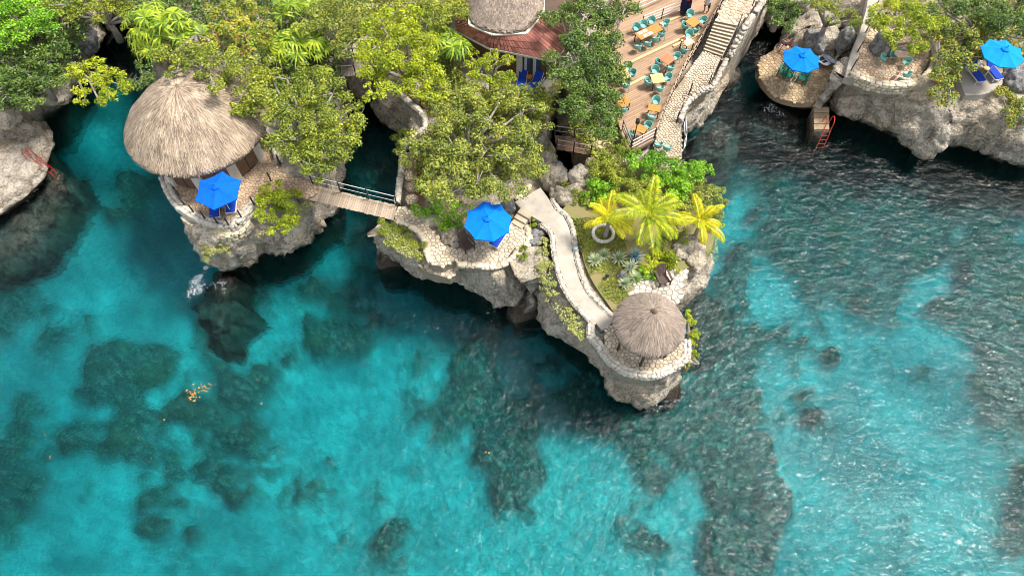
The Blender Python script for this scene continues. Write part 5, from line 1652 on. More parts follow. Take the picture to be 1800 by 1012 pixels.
MB().lathe([(.05, .28), (.11, .3), (.11, .38), (.03, .42)], 10).build('lamp_head', M['navy'], sl)
gp = thing('garden_pole', 'thin blue and white pole standing among the agaves', 'pole', at(1106, 478, Z3 - .1))
MB().tube([(0, 0, 0), (.05, .1, 1.5)], .028, 6).build('shaft', M['board_blue'], gp)
MB().tube([(.05, .1, 1.5), (.055, .11, 1.62)], .035, 6).build('tip', M['blue_sling'], gp)
# boulders
def boulder(label, px, py, z, s, mat='rock_grey', seed=0):
    bm = bmesh.new()
    bmesh.ops.create_icosphere(bm, subdivisions=4, radius=1.0)
    off = Vector((seed * 7.3, seed * 3.1, seed))
    for v in bm.verts:
        n0 = v.co.normalized()
        k = 1 + .32 * noise.noise(n0 * 1.1 + off) + .20 * noise.noise(n0 * 2.6 + off) + .09 * noise.noise(n0 * 6 + off)
        v.co = Vector((n0.x * s[0], n0.y * s[1], n0.z * s[2])) * k
    me = bpy.data.meshes.new('boulder')
    bm.to_mesh(me); bm.free()
    me.materials.append(M[mat]); me.shade_smooth()
    c = at(px, py, z)
    o = obj('boulder', me, None, c, (0, 0, seed))
    return tag(o, label, 'boulder', 'grey boulders')
for k_, q in enumerate([
    ('round dark grey boulder on the curved terrace behind teal chairs', 1552, 82, 5.0, (.95, .85, .9), 'rock_grey'),
    ('grey boulder left of the middle rock umbrella', 795, 412, 4.7, (1.0, .7, .6), 'rock'),
    ('jagged grey boulder below the walk left of brown garden chair', 765, 388, 4.6, (.8, .6, .5), 'rock'),
    ('grey boulder beside the stone steps right of umbrella', 892, 366, 4.9, (.55, .5, .6), 'rock_grey'),
    ('uppermost grey boulder wedged in the cleft beside the path', 953, 402, 4.6, (.42, .38, .45), 'rock_grey'),
    ('second grey boulder wedged in the cleft beside the path', 946, 414, 4.5, (.5, .42, .45), 'rock_grey'),
    ('third grey boulder wedged in the cleft beside the path', 938, 428, 4.4, (.5, .45, .45), 'rock_grey'),
    ('lowest grey boulder wedged in the cleft beside the path', 935, 441, 4.3, (.48, .42, .42), 'rock_grey'),
    ('big pitted grey boulder above the bend of the concrete path', 975, 310, 5.1, (.85, .9, .9), 'rock'),
    ('pitted grey boulder just right of the path bend', 985, 345, 5.0, (.6, .8, .7), 'rock'),
    ('pitted boulder under the little brown bridge on its left', 962, 292, 4.9, (.9, .7, .9), 'rock'),
    ('grey boulder right of the dark cleft below the little bridge', 1020, 312, 5.0, (.9, .8, .8), 'rock'),
    ('mossy boulder between path bend and the green bush', 1005, 345, 4.9, (.9, .7, .6), 'rock'),
    ('grey boulder behind the bushes right of the little bridge', 1040, 295, 5.0, (.6, .5, .7), 'rock'),
    ('small grey boulder among the agaves', 1093, 484, 5.1, (.35, .3, .3), 'rock_grey'),
    ('bleached boulder under the right-hand palm', 1205, 432, 5.0, (.9, .6, .5), 'rock'),
    ('bleached boulder at the seaward edge right of the gazebo seat', 1225, 455, 4.9, (1.0, .6, .45), 'rock'),
    ('grey boulder beside the seat terrace corner', 1195, 448, 5.0, (.5, .4, .4), 'rock'),
    ('grey rock between cove and the leaves at far left edge', 8, 210, 3.2, (.9, .7, .7), 'rock'),
    ('pale cliff boulder under leaves above the left cove', 140, 35, 4.6, (1.6, .9, .9), 'rock'),
    ('rounded grey boulder overhanging the left cove', 148, 68, 3.9, (1.2, .9, 1.0), 'rock_grey'),
    ('tan boulder under leaves right of the left cove shrubs', 95, 165, 3.6, (1.3, .8, .8), 'rock_warm'),
    ('dark boulder at the right photo edge beside lounger terrace', 1785, 140, 4.8, (1.1, 1.0, .9), 'rock_grey'),
    ('jagged rock left of the worn steps behind swim platform', 1430, 75, 2.8, (1.0, .7, .9), 'rock_grey'),
    ('jagged rock beside the sloping walk above swim platform', 1487, 72, 3.6, (.6, .9, 1.0), 'rock_grey')]):
    boulder(q[0], q[1], q[2], q[3], q[4], q[5], k_ + 1)
# ------------------------------------------------------------------ foliage materials
M['lf_lime'] = leaf_mat('yellow_green_leaf', [(0.112, 0.165, 0.009), (0.291, 0.374, 0.016), (0.458, 0.534, 0.025), (0.592, 0.600, 0.029)])
M['lf_olive'] = leaf_mat('olive_leaf', [(0.078, 0.108, 0.015), (0.198, 0.253, 0.026), (0.343, 0.405, 0.042), (0.488, 0.518, 0.065)])
M['lf_mix'] = leaf_mat('mixed_olive_leaf', [(0.068, 0.101, 0.019), (0.159, 0.224, 0.033), (0.315, 0.388, 0.063), (0.473, 0.518, 0.086), (0.503, 0.418, 0.073)])
M['lf_dark'] = leaf_mat('deep_green_leaf', [(0.029, 0.063, 0.011), (0.080, 0.150, 0.020), (0.158, 0.259, 0.037), (0.295, 0.385, 0.101)])
M['lf_green'] = leaf_mat('bright_green_leaf', [(0.061, 0.158, 0.007), (0.145, 0.345, 0.014), (0.260, 0.529, 0.025), (0.404, 0.642, 0.032)])
M['lf_red'] = leaf_mat('red_tinged_leaf', [(0.078, 0.152, 0.017), (0.212, 0.329, 0.026), (0.401, 0.485, 0.042), (0.532, 0.551, 0.073), (0.620, 0.200, 0.086)])
M['lf_orange'] = leaf_mat('orange_flecked_leaf', [(0.050, 0.095, 0.019), (0.119, 0.195, 0.036), (0.229, 0.324, 0.050), (0.385, 0.450, 0.073), (0.706, 0.401, 0.029)])
M['lf_palm'] = leaf_mat('yellowing_palm_leaf', [(0.299, 0.374, 0.011), (0.538, 0.538, 0.015), (0.747, 0.628, 0.015), (0.750, 0.598, 0.018)], .3)
M['lf_palm_green'] = leaf_mat('green_gold_palm_leaf', [(0.179, 0.299, 0.015), (0.359, 0.463, 0.018), (0.538, 0.568, 0.021), (0.718, 0.598, 0.022)], .3)
M['lf_fan'] = leaf_mat('fan_palm_leaf', [(0.075, 0.149, 0.011), (0.179, 0.299, 0.018), (0.329, 0.463, 0.026), (0.508, 0.568, 0.045)], .3)
M['lf_agave'] = leaf_mat('pale_agave_leaf', [(0.384, 0.480, 0.269), (0.576, 0.672, 0.384), (0.750, 0.750, 0.538)], .1)
M['lf_agave_blue'] = leaf_mat('blue_agave_leaf', [(0.134, 0.230, 0.250), (0.211, 0.326, 0.346), (0.326, 0.461, 0.461)], .1)
M['lf_dry'] = leaf_mat('dry_scrub_leaf', [(0.251, 0.237, 0.085), (0.377, 0.372, 0.118), (0.314, 0.372, 0.085), (0.534, 0.541, 0.169)], .2)
M['bark'] = plain('grey_bark', (0.36, 0.32, 0.28), (0.20, 0.17, 0.145), 5, .9, .6, world=True)

def leaves(C, Nrm, size, rg, aspect=.55):
    """one folded leaf blade per row of C; returns vertices and quads"""
    n = len(C)
    t = rg.normal(size=(n, 3))
    t -= (t * Nrm).sum(1, keepdims=True) * Nrm
    t /= np.linalg.norm(t, axis=1, keepdims=True) + 1e-9
    b = np.cross(Nrm, t)
    s = size * rg.uniform(.45, 1.5, (n, 1))
    V = np.empty((n, 4, 3), np.float32)
    V[:, 0] = C - t * s * .5
    V[:, 1] = C + b * s * aspect * .5 + Nrm * s * .12
    V[:, 2] = C + t * s * .5 - Nrm * s * .10
    V[:, 3] = C - b * s * aspect * .5 + Nrm * s * .12
    F = np.arange(n * 4, dtype=np.int32).reshape(n, 4)
    return V.reshape(-1, 3), F

def clump(c, r, n, rg, up=.55):
    """leaf spots through an uneven ellipsoid, denser near its skin"""
    d = rg.normal(size=(n, 3))
    d /= np.linalg.norm(d, axis=1, keepdims=True)
    d[:, 2] = np.where(d[:, 2] < -.35, -d[:, 2], d[:, 2])
    rad = rg.uniform(0, 1, (n, 1)) ** .42
    p = d * rad * np.array(r)
    nr = d * .6 + np.array([0, 0, up]) + rg.normal(size=(n, 3)) * .42
    nr /= np.linalg.norm(nr, axis=1, keepdims=True)
    return p + np.array(c), nr

def tree(name, label, cat, lobes, z, gz_, mat, leaf=.24, dens=1.0, lob_r=1.5, seed=1, flat=.6, trunk=None, group=None, limbs=True, sub=7, gap=0.0, twigs=.35):
    """lobes: (px, py[, radius]) spots of the crown on the photo at height z; each lobe is a cluster of leaf clumps"""
    rg = np.random.default_rng(seed)
    cs = []
    for q in lobes:
        rr = q[2] if len(q) > 2 else lob_r
        zz = z + float(rg.uniform(-.5, .5)) * lob_r * .6
        cs.append((np.array(at(q[0], q[1], zz)), rr))
    ctr = sum(c for c, r in cs) / len(cs)
    if trunk is not None:
        base = at(trunk[0], trunk[1], gz_)
    else:
        base = Vector((ctr[0], ctr[1], gz_))
    root = thing(name, label, cat, base, 0, group)
    org = np.array(base)
    Vs, Fs, nb = [], [], 0
    tw = MB()
    fork = Vector(ctr.tolist()) * .35 + base * .65
    fork.z = gz_ + (z - gz_) * .45
    hgt = max(.3, z - gz_)
    tr_r = min(.2, .05 + .018 * hgt + .02 * len(cs))
    if limbs:
        tw.tube([base - Vector((0, 0, .5)), base.lerp(fork, .5) + Vector((.05, .03, 0)), fork], [tr_r * 1.4, tr_r * 1.1, tr_r * .9], 8)
    for c, rr in cs:
        cv = Vector(c.tolist())
        mid = fork.lerp(cv, .55) + Vector((float(rg.normal()) * .2, float(rg.normal()) * .2, .15))
        if limbs:
            tw.tube([fork, mid, cv], [tr_r * .7, tr_r * .45, tr_r * .22], 6)
        for k in range(sub):
            a = float(rg.uniform(0, 2 * math.pi))
            q = rr * float(rg.uniform(.15, .95))
            cc = c + np.array([math.cos(a) * q, math.sin(a) * q, float(rg.uniform(-.45, .6)) * rr * flat])
            cr = rr * float(rg.uniform(.26, .5))
            leaf_ = leaf * float(rg.choice([.46, .52, .58, .68]))
            n = int(dens * 34 * (cr / leaf_) ** 2 * .40) + 12
            p, nr = clump(cc, (cr, cr, cr * .62), n, rg)
            V, F = leaves(p, nr, leaf_, rg)
            Vs.append(V); Fs.append(F + nb); nb += len(V)
            if limbs and float(rg.random()) < .75:
                e = Vector(cc.tolist())
                tw.tube([cv, cv.lerp(e, .5) + Vector((0, 0, .08)), e], [tr_r * .22, tr_r * .15, tr_r * .08], 4)
            # bare twigs that show between the leaves
            if limbs and float(rg.random()) < twigs:
                e = Vector(cc.tolist()) + Vector((float(rg.normal()) * cr * .8, float(rg.normal()) * cr * .8, cr * .75))
                tw.tube([Vector(cc.tolist()), e], [.02, .008], 4)
    V = np.concatenate(Vs) - org
    o = obj('crown' if limbs else 'foliage', np_mesh('crown', V, np.concatenate(Fs), M[mat]), root)
    if limbs:
        tw.build('trunk', M['bark'], root, smooth=True, world=True)
    else:
        st_ = MB()
        for c, rr in cs:
            st_.tube([base - Vector((0, 0, .2)), Vector(c.tolist())], [.04, .02], 5)
        st_.build('stems', M['bark'], root, world=True)
    return root

# --- trees round the villa and the left cove
tree('broadleaf_tree', 'spreading yellow-olive tree overhanging the right side of the villa roof', 'tree', [(430, 135), (470, 125), (505, 140), (545, 150), (585, 165), (600, 205), (560, 215), (520, 200), (480, 185), (450, 170), (555, 255), (520, 245), (545, 290, 1.0), (420, 190, .9), (598, 240, 1.2), (580, 280, 1.1), (608, 215, 1.0), (570, 305, .8)], 9.3, 4.8, 'lf_olive', .25, 1.0, 1.45, 21, trunk=(545, 285))
tree('broadleaf_tree', 'thin olive tree sprinkling leaves over the top of the villa roof', 'tree', [(300, 95), (335, 88), (370, 92), (405, 105), (355, 120, .9), (375, 150, .7), (310, 128, .6)], 10.6, 4.8, 'lf_olive', .22, .8, 1.2, 22, trunk=(350, 60))
tree('broadleaf_tree', 'red-tinged broadleaf tree at photo top between the fan palms', 'tree', [(390, 25), (420, 45), (455, 30), (400, 65), (440, 75), (470, 60, 1.0), (375, 60, 1.0), (430, 5)], 9.0, 4.8, 'lf_red', .3, .85, 1.3, 23)
tree('broadleaf_tree', 'yellow-green tree leaning out over the left cove water', 'tree', [(140, 122, 1.0), (165, 120), (190, 135), (215, 150), (170, 150), (195, 165, .9), (130, 128, .6), (150, 168, .8), (175, 180, .7)], 5.8, 4.2, 'lf_lime', .25, .9, 1.05, 24, trunk=(118, 110))
tree('broadleaf_tree', 'bright green bushy tree in the top left corner of the photo', 'tree', [(15, 20), (50, 15), (30, 55), (60, 50), (10, 75), (80, 30, 1.0)], 7.5, 4.2, 'lf_green', .28, 1.1, 1.5, 25)
tree('broadleaf_tree', 'dark olive mass of leaves along the left photo edge above the platform', 'tree', [(20, 120), (55, 110), (85, 95), (40, 150), (75, 145), (15, 165), (45, 180, 1.0), (90, 120, 1.0), (100, 90, .9)], 6.2, 4.2, 'lf_dark', .25, 1.0, 1.3, 26)
tree('broadleaf_tree', 'low yellow-olive tree at photo top above the left cove', 'tree', [(115, 10), (150, 5), (185, 15), (215, 25), (240, 30), (200, 0), (130, 30, .8)], 7.0, 4.6, 'lf_olive', .24, 1.0, 1.2, 27)
tree('broadleaf_tree', 'grey-green thin tree beside the cove left of the villa roof', 'tree', [(250, 128, .8), (246, 148, .7), (262, 140, .8)], 6.4, 4.5, 'lf_dark', .18, .5, 1.0, 28, twigs=.9)
# --- behind the channel
tree('broadleaf_tree', 'dense grey-green tree behind the short plank bridge', 'tree', [(560, 20), (595, 15), (630, 25), (580, 50), (615, 60), (645, 55), (610, 85, 1.0), (545, 45, 1.0)], 8.6, 4.8, 'lf_mix', .23, 1.0, 1.35, 29)
tree('broadleaf_tree', 'tall bright lime tree right of the short plank bridge', 'tree', [(670, 45), (700, 60), (735, 70), (660, 85), (690, 100), (725, 105), (755, 120), (700, 135), (660, 120), (735, 145), (770, 150, 1.1), (690, 160, .9), (655, 165, .7), (710, 25)], 10.2, 4.8, 'lf_lime', .26, .95, 1.3, 30, trunk=(735, 175), twigs=.7)
tree('broadleaf_tree', 'olive tree at photo top left of the red-roofed house', 'tree', [(745, 15), (775, 10), (805, 10), (780, 35), (750, 40), (715, 5)], 8.8, 4.8, 'lf_olive', .24, 1.0, 1.3, 31, trunk=(770, 30))
tree('broadleaf_tree', 'low yellow-green tree in front of the red-roofed house wall', 'tree', [(825, 95, .9), (850, 110, .9), (875, 105, .8), (840, 130), (865, 140), (890, 135, .8), (895, 105, .5)], 7.4, 4.6, 'lf_lime', .22, .75, 1.0, 32)
tree('broadleaf_tree', 'large olive tree shading the middle rock above the umbrella', 'tree', [(770, 195), (805, 175), (845, 165), (885, 170), (920, 195), (935, 235), (905, 235), (865, 215), (825, 215), (785, 235), (765, 255), (758, 292), (785, 290), (815, 265), (855, 265), (900, 280), (925, 290), (765, 330), (805, 335), (840, 320), (880, 325), (742, 262, .7), (718, 248, .7), (722, 268, .6), (785, 355, .8), (755, 325, .7)], 8.2, 4.5, 'lf_mix', .25, 1.0, 1.35, 33, trunk=(830, 290), twigs=1.3, sub=6)
tree('broadleaf_tree', 'huge dark green tree between the red-roofed house and dining deck', 'tree', [(985, 25), (1020, 15), (1055, 25), (1085, 35), (1000, 60), (1040, 65), (1075, 75), (1000, 100), (1025, 105), (1055, 115), (1070, 150), (1035, 150), (1006, 140), (1015, 185), (1045, 190), (1070, 195), (1060, 225, 1.1), (1020, 215, 1.1), (992, 180, .9), (1098, 15, 1.0), (1080, 110, 1.0)], 9.4, 4.4, 'lf_dark', .24, 1.05, 1.45, 34, twigs=.6)
tree('shrub', 'leafy yellow shrub below the red-roofed house loungers', 'shrub', [(855, 165), (900, 165), (935, 180), (880, 185), (960, 200, .8)], 6.2, 4.6, 'lf_olive', .22, .9, 1.1, 35, limbs=False)
tree('shrub', 'dark shrub hanging over the channel rim left of the middle tree', 'shrub', [(705, 245, .8), (715, 285, .7), (700, 265, .5)], 5.6, 4.5, 'lf_mix', .2, .9, .8, 36, limbs=False)
# --- bushes
tree('shrub', 'bushy yellow-green shrub spilling over the villa terrace wall', 'shrub', [(490, 335, .9), (470, 350, .8), (505, 355, 1.0), (485, 370, .9), (510, 385, .8), (465, 375, .6), (495, 398, .7), (520, 340, .5), (455, 345, .4)], 5.7, 4.6, 'lf_lime', .2, 1.2, .9, 40, limbs=False)
tree('shrub', 'bright green shrub mass at the top right of the garden point', 'shrub', [(1125, 290), (1150, 280), (1180, 290), (1205, 295), (1230, 300, .8), (1150, 305), (1185, 315), (1215, 320), (1240, 297, .6), (1195, 335, .8), (1165, 325, .8)], 6.0, 4.7, 'lf_green', .24, 1.2, .95, 41, limbs=False)
tree('shrub', 'yellow-olive shrub between little bridge and the deck corner', 'shrub', [(1055, 285), (1080, 275), (1105, 280), (1085, 300), (1065, 305), (1095, 262, .7)], 5.9, 4.7, 'lf_olive', .19, 1.2, .85, 42, limbs=False)
tree('shrub', 'green shrub left of the tallest yellow palm', 'shrub', [(1045, 330, .7), (1065, 315, .7), (1040, 350, .6), (1062, 340, .7), (1085, 320, .6)], 5.6, 4.7, 'lf_green', .26, 1.1, .8, 43, limbs=False)
tree('shrub', 'leafy green shrub filling the bed directly behind the tallest palm', 'shrub', [(1100, 325, .8), (1120, 315, .8), (1135, 330, .8), (1110, 342, .7), (1150, 338, .7), (1090, 345, .6), (1165, 350, .6)], 5.6, 4.7, 'lf_olive', .2, 1.2, .8, 56, limbs=False)
tree('shrub', 'olive scrub along the sea edge behind the right-hand palm', 'shrub', [(1235, 335, .9), (1255, 355, .8), (1220, 350, .8), (1240, 370, .7), (1200, 360, .7), (1258, 385, .6), (1190, 345, .7), (1262, 340, .5)], 5.5, 4.7, 'lf_mix', .18, 1.2, .85, 44, limbs=False)
tree('shrub', 'olive scrub beneath the palms in the middle of the garden', 'shrub', [(1180, 400, .7), (1195, 415, .6), (1170, 420, .6), (1185, 380, .6)], 5.4, 4.8, 'lf_mix', .16, 1.2, .7, 45, limbs=False)
tree('shrub', 'yellow-green shrub bordering the bleached seat terrace', 'shrub', [(1150, 455, .6), (1170, 460, .6), (1190, 462, .6), (1140, 470, .5), (1180, 448, .5), (1165, 445, .5)], 5.4, 4.8, 'lf_lime', .2, 1.2, .7, 46, limbs=False)
tree('shrub', 'green shrub in front of the seat terrace among agaves', 'shrub', [(1130, 475, .5), (1145, 480, .5), (1125, 485, .4)], 5.2, 4.8, 'lf_green', .18, 1.2, .6, 47, limbs=False)
tree('shrub', 'straggling yellow shrub hanging off the cliff right of the gazebo', 'shrub', [(1213, 565, .45), (1218, 585, .45), (1213, 605, .45), (1216, 625, .4), (1208, 640, .3), (1210, 550, .3)], 4.7, 4.4, 'lf_lime', .17, 1.0, .5, 48, limbs=False)
tree('shrub', 'spiky grey-green shrub clinging to cliff left of the gazebo path', 'shrub', [(1005, 560, .5), (1015, 575, .5), (1022, 590, .4), (1003, 545, .4)], 4.8, 4.4, 'lf_dry', .2, .9, .5, 49, limbs=False)
tree('shrub', 'dry scrub on the outer face of the villa cliff', 'shrub', [(368, 425, .7), (380, 440, .6), (362, 445, .5), (390, 425, .5), (372, 410, .5), (395, 440, .4)], 3.6, 3.0, 'lf_dry', .16, 1.0, .7, 50, limbs=False)
tree('shrub', 'scrub patch on the middle rock below the end of the plank bridge', 'shrub', [(685, 400, .7), (705, 405, .7), (690, 420, .6), (715, 425, .7), (735, 435, .6), (745, 448, .5), (700, 435, .5), (675, 410, .5)], 4.7, 4.3, 'lf_olive', .16, 1.0, .7, 51, limbs=False)
tree('shrub', 'green shrubs left of the middle rock umbrella below the big tree', 'shrub', [(760, 365, .8), (790, 375, .8), (815, 370, .7), (770, 395, .6), (798, 398, .5), (740, 372, .6)], 5.3, 4.5, 'lf_green', .2, 1.0, .8, 52, limbs=False)
tree('shrub', 'low scrub on the bare rock strip left of the concrete path', 'shrub', [(955, 445, .4), (962, 470, .5), (965, 495, .5), (970, 515, .4), (958, 425, .4), (948, 470, .3)], 5.0, 4.7, 'lf_dry', .14, 1.0, .5, 53, limbs=False)
tree('shrub', 'small green plants beside the kerb of middle terrace', 'shrub', [(918, 452, .4), (922, 438, .35), (935, 398, .4), (934, 382, .35)], 4.9, 4.5, 'lf_olive', .15, 1.0, .4, 54, limbs=False)
tree('shrub', 'moss green plants among boulders above the path bend', 'shrub', [(1010, 335, .5), (990, 325, .4), (1015, 350, .5), (965, 270, .6), (1000, 310, .3), (1030, 345, .5)], 5.3, 4.8, 'lf_olive', .15, 1.0, .5, 55, limbs=False)
# --- right-hand shore
tree('broadleaf_tree', 'dark green tree hanging over the channel right of the staircase top', 'tree', [(1360, 10, 1.2), (1385, 20), (1375, 40, .9), (1355, 30, .8), (1400, 5), (1365, -10)], 5.5, 4.0, 'lf_dark', .24, 1.0, 1.1, 60)
tree('broadleaf_tree', 'sparse olive tree at photo top behind the swim platform rocks', 'tree', [(1450, 10, 1.0), (1480, 20, 1.0), (1500, 35, .8), (1465, 35, .7), (1425, -5)], 5.8, 3.4, 'lf_olive', .2, .55, 1.0, 61, twigs=.9)
tree('broadleaf_tree', 'yellow-lime tree shading the back of curved terrace', 'tree', [(1545, 20), (1575, 15), (1605, 20), (1555, 45, 1.0), (1585, 50), (1615, 50), (1600, 75, 1.0), (1570, 70, .8), (1630, 30), (1535, 35, .8), (1608, 92, .6)], 7.4, 4.5, 'lf_lime', .24, .95, 1.2, 62)
tree('broadleaf_tree', 'orange-flecked dark tree between curved terrace and lounger terrace', 'tree', [(1650, 70), (1680, 50), (1715, 45), (1740, 60), (1665, 95), (1695, 85), (1720, 80), (1680, 115), (1655, 125), (1700, 115, 1.0), (1645, 145, .9), (1665, 150, .9), (1650, 170, .8), (1670, 170, .6)], 6.4, 4.3, 'lf_orange', .26, .9, 1.2, 63, twigs=.6)
tree('broadleaf_tree', 'dark green tree filling the top right corner of the photo', 'tree', [(1680, 15), (1715, 10), (1750, 15), (1785, 10), (1770, 45), (1800, 40), (1740, 35), (1660, 25), (1820, 70, 1.3), (1650, 5)], 7.2, 4.4, 'lf_dark', .26, 1.0, 1.3, 64)
tree('shrub', 'orange-flecked shrub on the cliff at right photo edge', 'shrub', [(1775, 170, 1.0), (1795, 185), (1785, 205, .9), (1805, 215, .9), (1760, 160, .6)], 4.9, 4.3, 'lf_orange', .2, .9, .9, 65, limbs=False)
tree('shrub', 'trailing shrub down the cliff left of the lounger terrace', 'shrub', [(1655, 178, .7), (1648, 165, .7), (1662, 190, .45)], 3.9, 3.4, 'lf_orange', .2, 1.0, .7, 66, limbs=False)

# ------------------------------------------------------------------ fan palms
def fan_leaf(M_, tip, nrm, rad, rg, nl=15):
    t = Vector(tip)
    z = Vector(nrm).normalized()
    x = z.orthogonal().normalized()
    x = Matrix.Rotation(rg.uniform(0, 6.28), 3, z) @ x
    y = z.cross(x)
    for k in range(nl):
        a = R(-140) + R(280) * k / (nl - 1)
        d = x * math.cos(a) + y * math.sin(a)
        s = y * math.cos(a) - x * math.sin(a)
        r = rad * rg.uniform(.82, 1.08)
        w = rad * .075
        M_.add([t, t + d * r * .55 + s * w + z * r * .10, t + d * r - z * r * .18, t + d * r * .55 - s * w + z * r * .10], [(0, 1, 2, 3)])
def fan_palm(label, px, py, z, gz_, n, rad, seed, mat='lf_fan', spread=1.0):
    rg = random.Random(seed)
    c = at(px, py, z)
    root = thing('fan_palm', label, 'palm', (c.x, c.y, gz_), 0, 'fan palms')
    MB().tube([(0, 0, -.3), (.05, .03, (z - gz_) * .5), (0, 0, z - gz_ - .2)], [.14, .11, .1], 8).build('trunk', M['bark'], root)
    for k in range(n):
        el = rg.uniform(.15, 1.25)
        a = k * 2.4 + rg.uniform(-.4, .4)
        d = Vector((math.cos(a) * math.cos(el), math.sin(a) * math.cos(el), math.sin(el) * .7))
        L = spread * rg.uniform(.6, 1.1)
        top = Vector((0, 0, z - gz_ - .2))
        tip = top + d * L
        m = MB()
        m.tube([top, top + d * L * .5 + Vector((0, 0, .06)), tip], [.02, .016, .012], 4)
        nr = (d * .55 + Vector((0, 0, .8)) + Vector((rg.uniform(-.2, .2), rg.uniform(-.2, .2), 0)))
        fan_leaf(m, tip, nr, rad * rg.uniform(.8, 1.15), rg)
        m.build('fan_leaf', M[mat], root)
    return root
fan_palm('tall fan palm leftmost at photo top beside the left cove', 262, 30, 8.0, 4.8, 15, 1.0, 1, spread=1.3)
fan_palm('fan palm with drooping leaves right of the leftmost fan palm', 300, 45, 7.8, 4.8, 16, 1.05, 2, spread=1.4)
fan_palm('low fan palm just above the top of villa roof', 272, 85, 6.8, 4.8, 10, .8, 3, spread=.9)
fan_palm('low fan palm closest to the cove left of the villa roof', 252, 68, 6.6, 4.8, 10, .9, 4, spread=1.0)
fan_palm('fan palm right of the red-tinged tree, lower of the cluster', 500, 82, 7.5, 4.8, 13, .95, 5, spread=1.1)
fan_palm('fan palm above the short plank bridge, right of its cluster', 538, 62, 7.6, 4.8, 13, 1.0, 6, spread=1.1)
fan_palm('fan palm nearest the plank bridge in its cluster', 556, 82, 7.2, 4.8, 9, .85, 7, spread=.8)
fan_palm('yellowish fan palm touching the photo top left of centre', 506, 10, 8.2, 4.8, 11, .85, 8, spread=.8)
fan_palm('small fan palm at photo top right of the yellowish one', 532, 2, 8.0, 4.8, 9, .8, 9, spread=.8)
fan_palm('fan palm left of the red-roofed house', 795, 82, 7.4, 4.8, 12, .95, 10, spread=1.0)
fan_palm('fan palm beside the lime tree left of the red-roofed house', 768, 68, 7.5, 4.8, 12, .95, 11, spread=1.1)
fan_palm('dark fan palm left of the photo top red-tinged tree', 335, 60, 7.4, 4.8, 11, .9, 12, spread=1.0)

# ------------------------------------------------------------------ feather palms in the garden
def feather_palm(label, px, py, z, n, L, seed, mat, droop=1.0, clear=None):
    rg = random.Random(seed)
    c = at(px, py, z)
    root = thing('feather_palm', label, 'palm', (c.x, c.y, 4.9), 0, 'yellow feather palms')
    h = z - 4.9
    MB().tube([(0, 0, -.2), (.04, .02, h * .5), (0, 0, h)], [.15, .12, .09], 8).build('trunk', M['bark'], root)
    for k in range(n):
        a = k * 2.399 + rg.uniform(-.2, .2)
        if clear and abs((a - clear + math.pi) % (2 * math.pi) - math.pi) < .75: continue
        el = R(rg.uniform(12, 75)) if k > n // 2 else R(rg.uniform(0, 35))
        LL = L * rg.uniform(.8, 1.1)
        m = MB()
        pts = []
        p = Vector((0, 0, h))
        e = el
        ns = 9
        for i in range(ns + 1):
            pts.append(p.copy())
            p = p + Vector((math.cos(a) * math.cos(e), math.sin(a) * math.cos(e), math.sin(e))) * (LL / ns)
            e -= R(9) * droop * (.6 + .1 * i)
        m.tube(pts, [.03 - .0025 * i for i in range(ns + 1)], 4)
        sd_ = Vector((-math.sin(a), math.cos(a), 0))
        nl = 44
        for i in range(nl):
            f = .08 + .92 * i / nl
            j = min(ns - 1, int(f * ns))
            q = pts[j].lerp(pts[j + 1], f * ns - j)
            t = (pts[j + 1] - pts[j]).normalized()
            up = sd_.cross(t) * -1
            if up.z < 0: up = -up
            ll = LL * .235 * math.sin(math.pi * min(.97, .16 + f * .80)) ** .7 * rg.uniform(.85, 1.1)
            for s in (-1, 1):
                d = (sd_ * s * .82 + t * .62 + up * .12).normalized()
                w = t * .028
                tip = q + d * ll - Vector((0, 0, ll * .5))
                mid = q + d * ll * .5 + up * .01
                m.add([q - w * .6, mid - w, tip, mid + w], [(0, 1, 2, 3)])
        m.build('frond', M[mat], root)
    return root
feather_palm('tallest yellow-green feather palm in the middle of the garden', 1141, 378, 7.6, 13, 2.7, 3, 'lf_palm_green')
feather_palm('small yellow feather palm growing in the white stone ring', 1070, 386, 6.9, 14, 1.75, 4, 'lf_palm', clear=-1.75)
feather_palm('golden feather palm at the sea edge of the garden', 1232, 389, 6.8, 10, 1.8, 9, 'lf_palm')

# ------------------------------------------------------------------ agaves
def agave(label, px, py, r, seed, mat='lf_agave'):
    rg = random.Random(seed)
    c = at(px, py, 5.25)
    root = thing('agave', label, 'agave', (c.x, c.y, 4.95), rg.uniform(0, 6), 'agaves in the garden')
    m = MB()
    for k in range(46):
        a = k * 2.399
        el = R(8 + 75 * (k / 46) + rg.uniform(-6, 6))
        L = r * 1.15 * rg.uniform(.85, 1.1)
        d = Vector((math.cos(a) * math.cos(el), math.sin(a) * math.cos(el), math.sin(el)))
        s = Vector((-math.sin(a), math.cos(a), 0))
        u_ = s.cross(d)
        w = .045
        b = Vector((0, 0, .15))
        m.add([b - s * w * .8, b + s * w * .8, b + d * L * .5 + s * w - u_ * .015, b + d * L - Vector((0, 0, L * .08)), b + d * L * .5 - s * w - u_ * .015], [(0, 1, 2, 3, 4)])
    m.build('leaf_rosette', M[mat], root)
    MB().lathe([(.09, -.1), (.1, .1), (.06, .22)], 8).build('heart', M[mat], root)
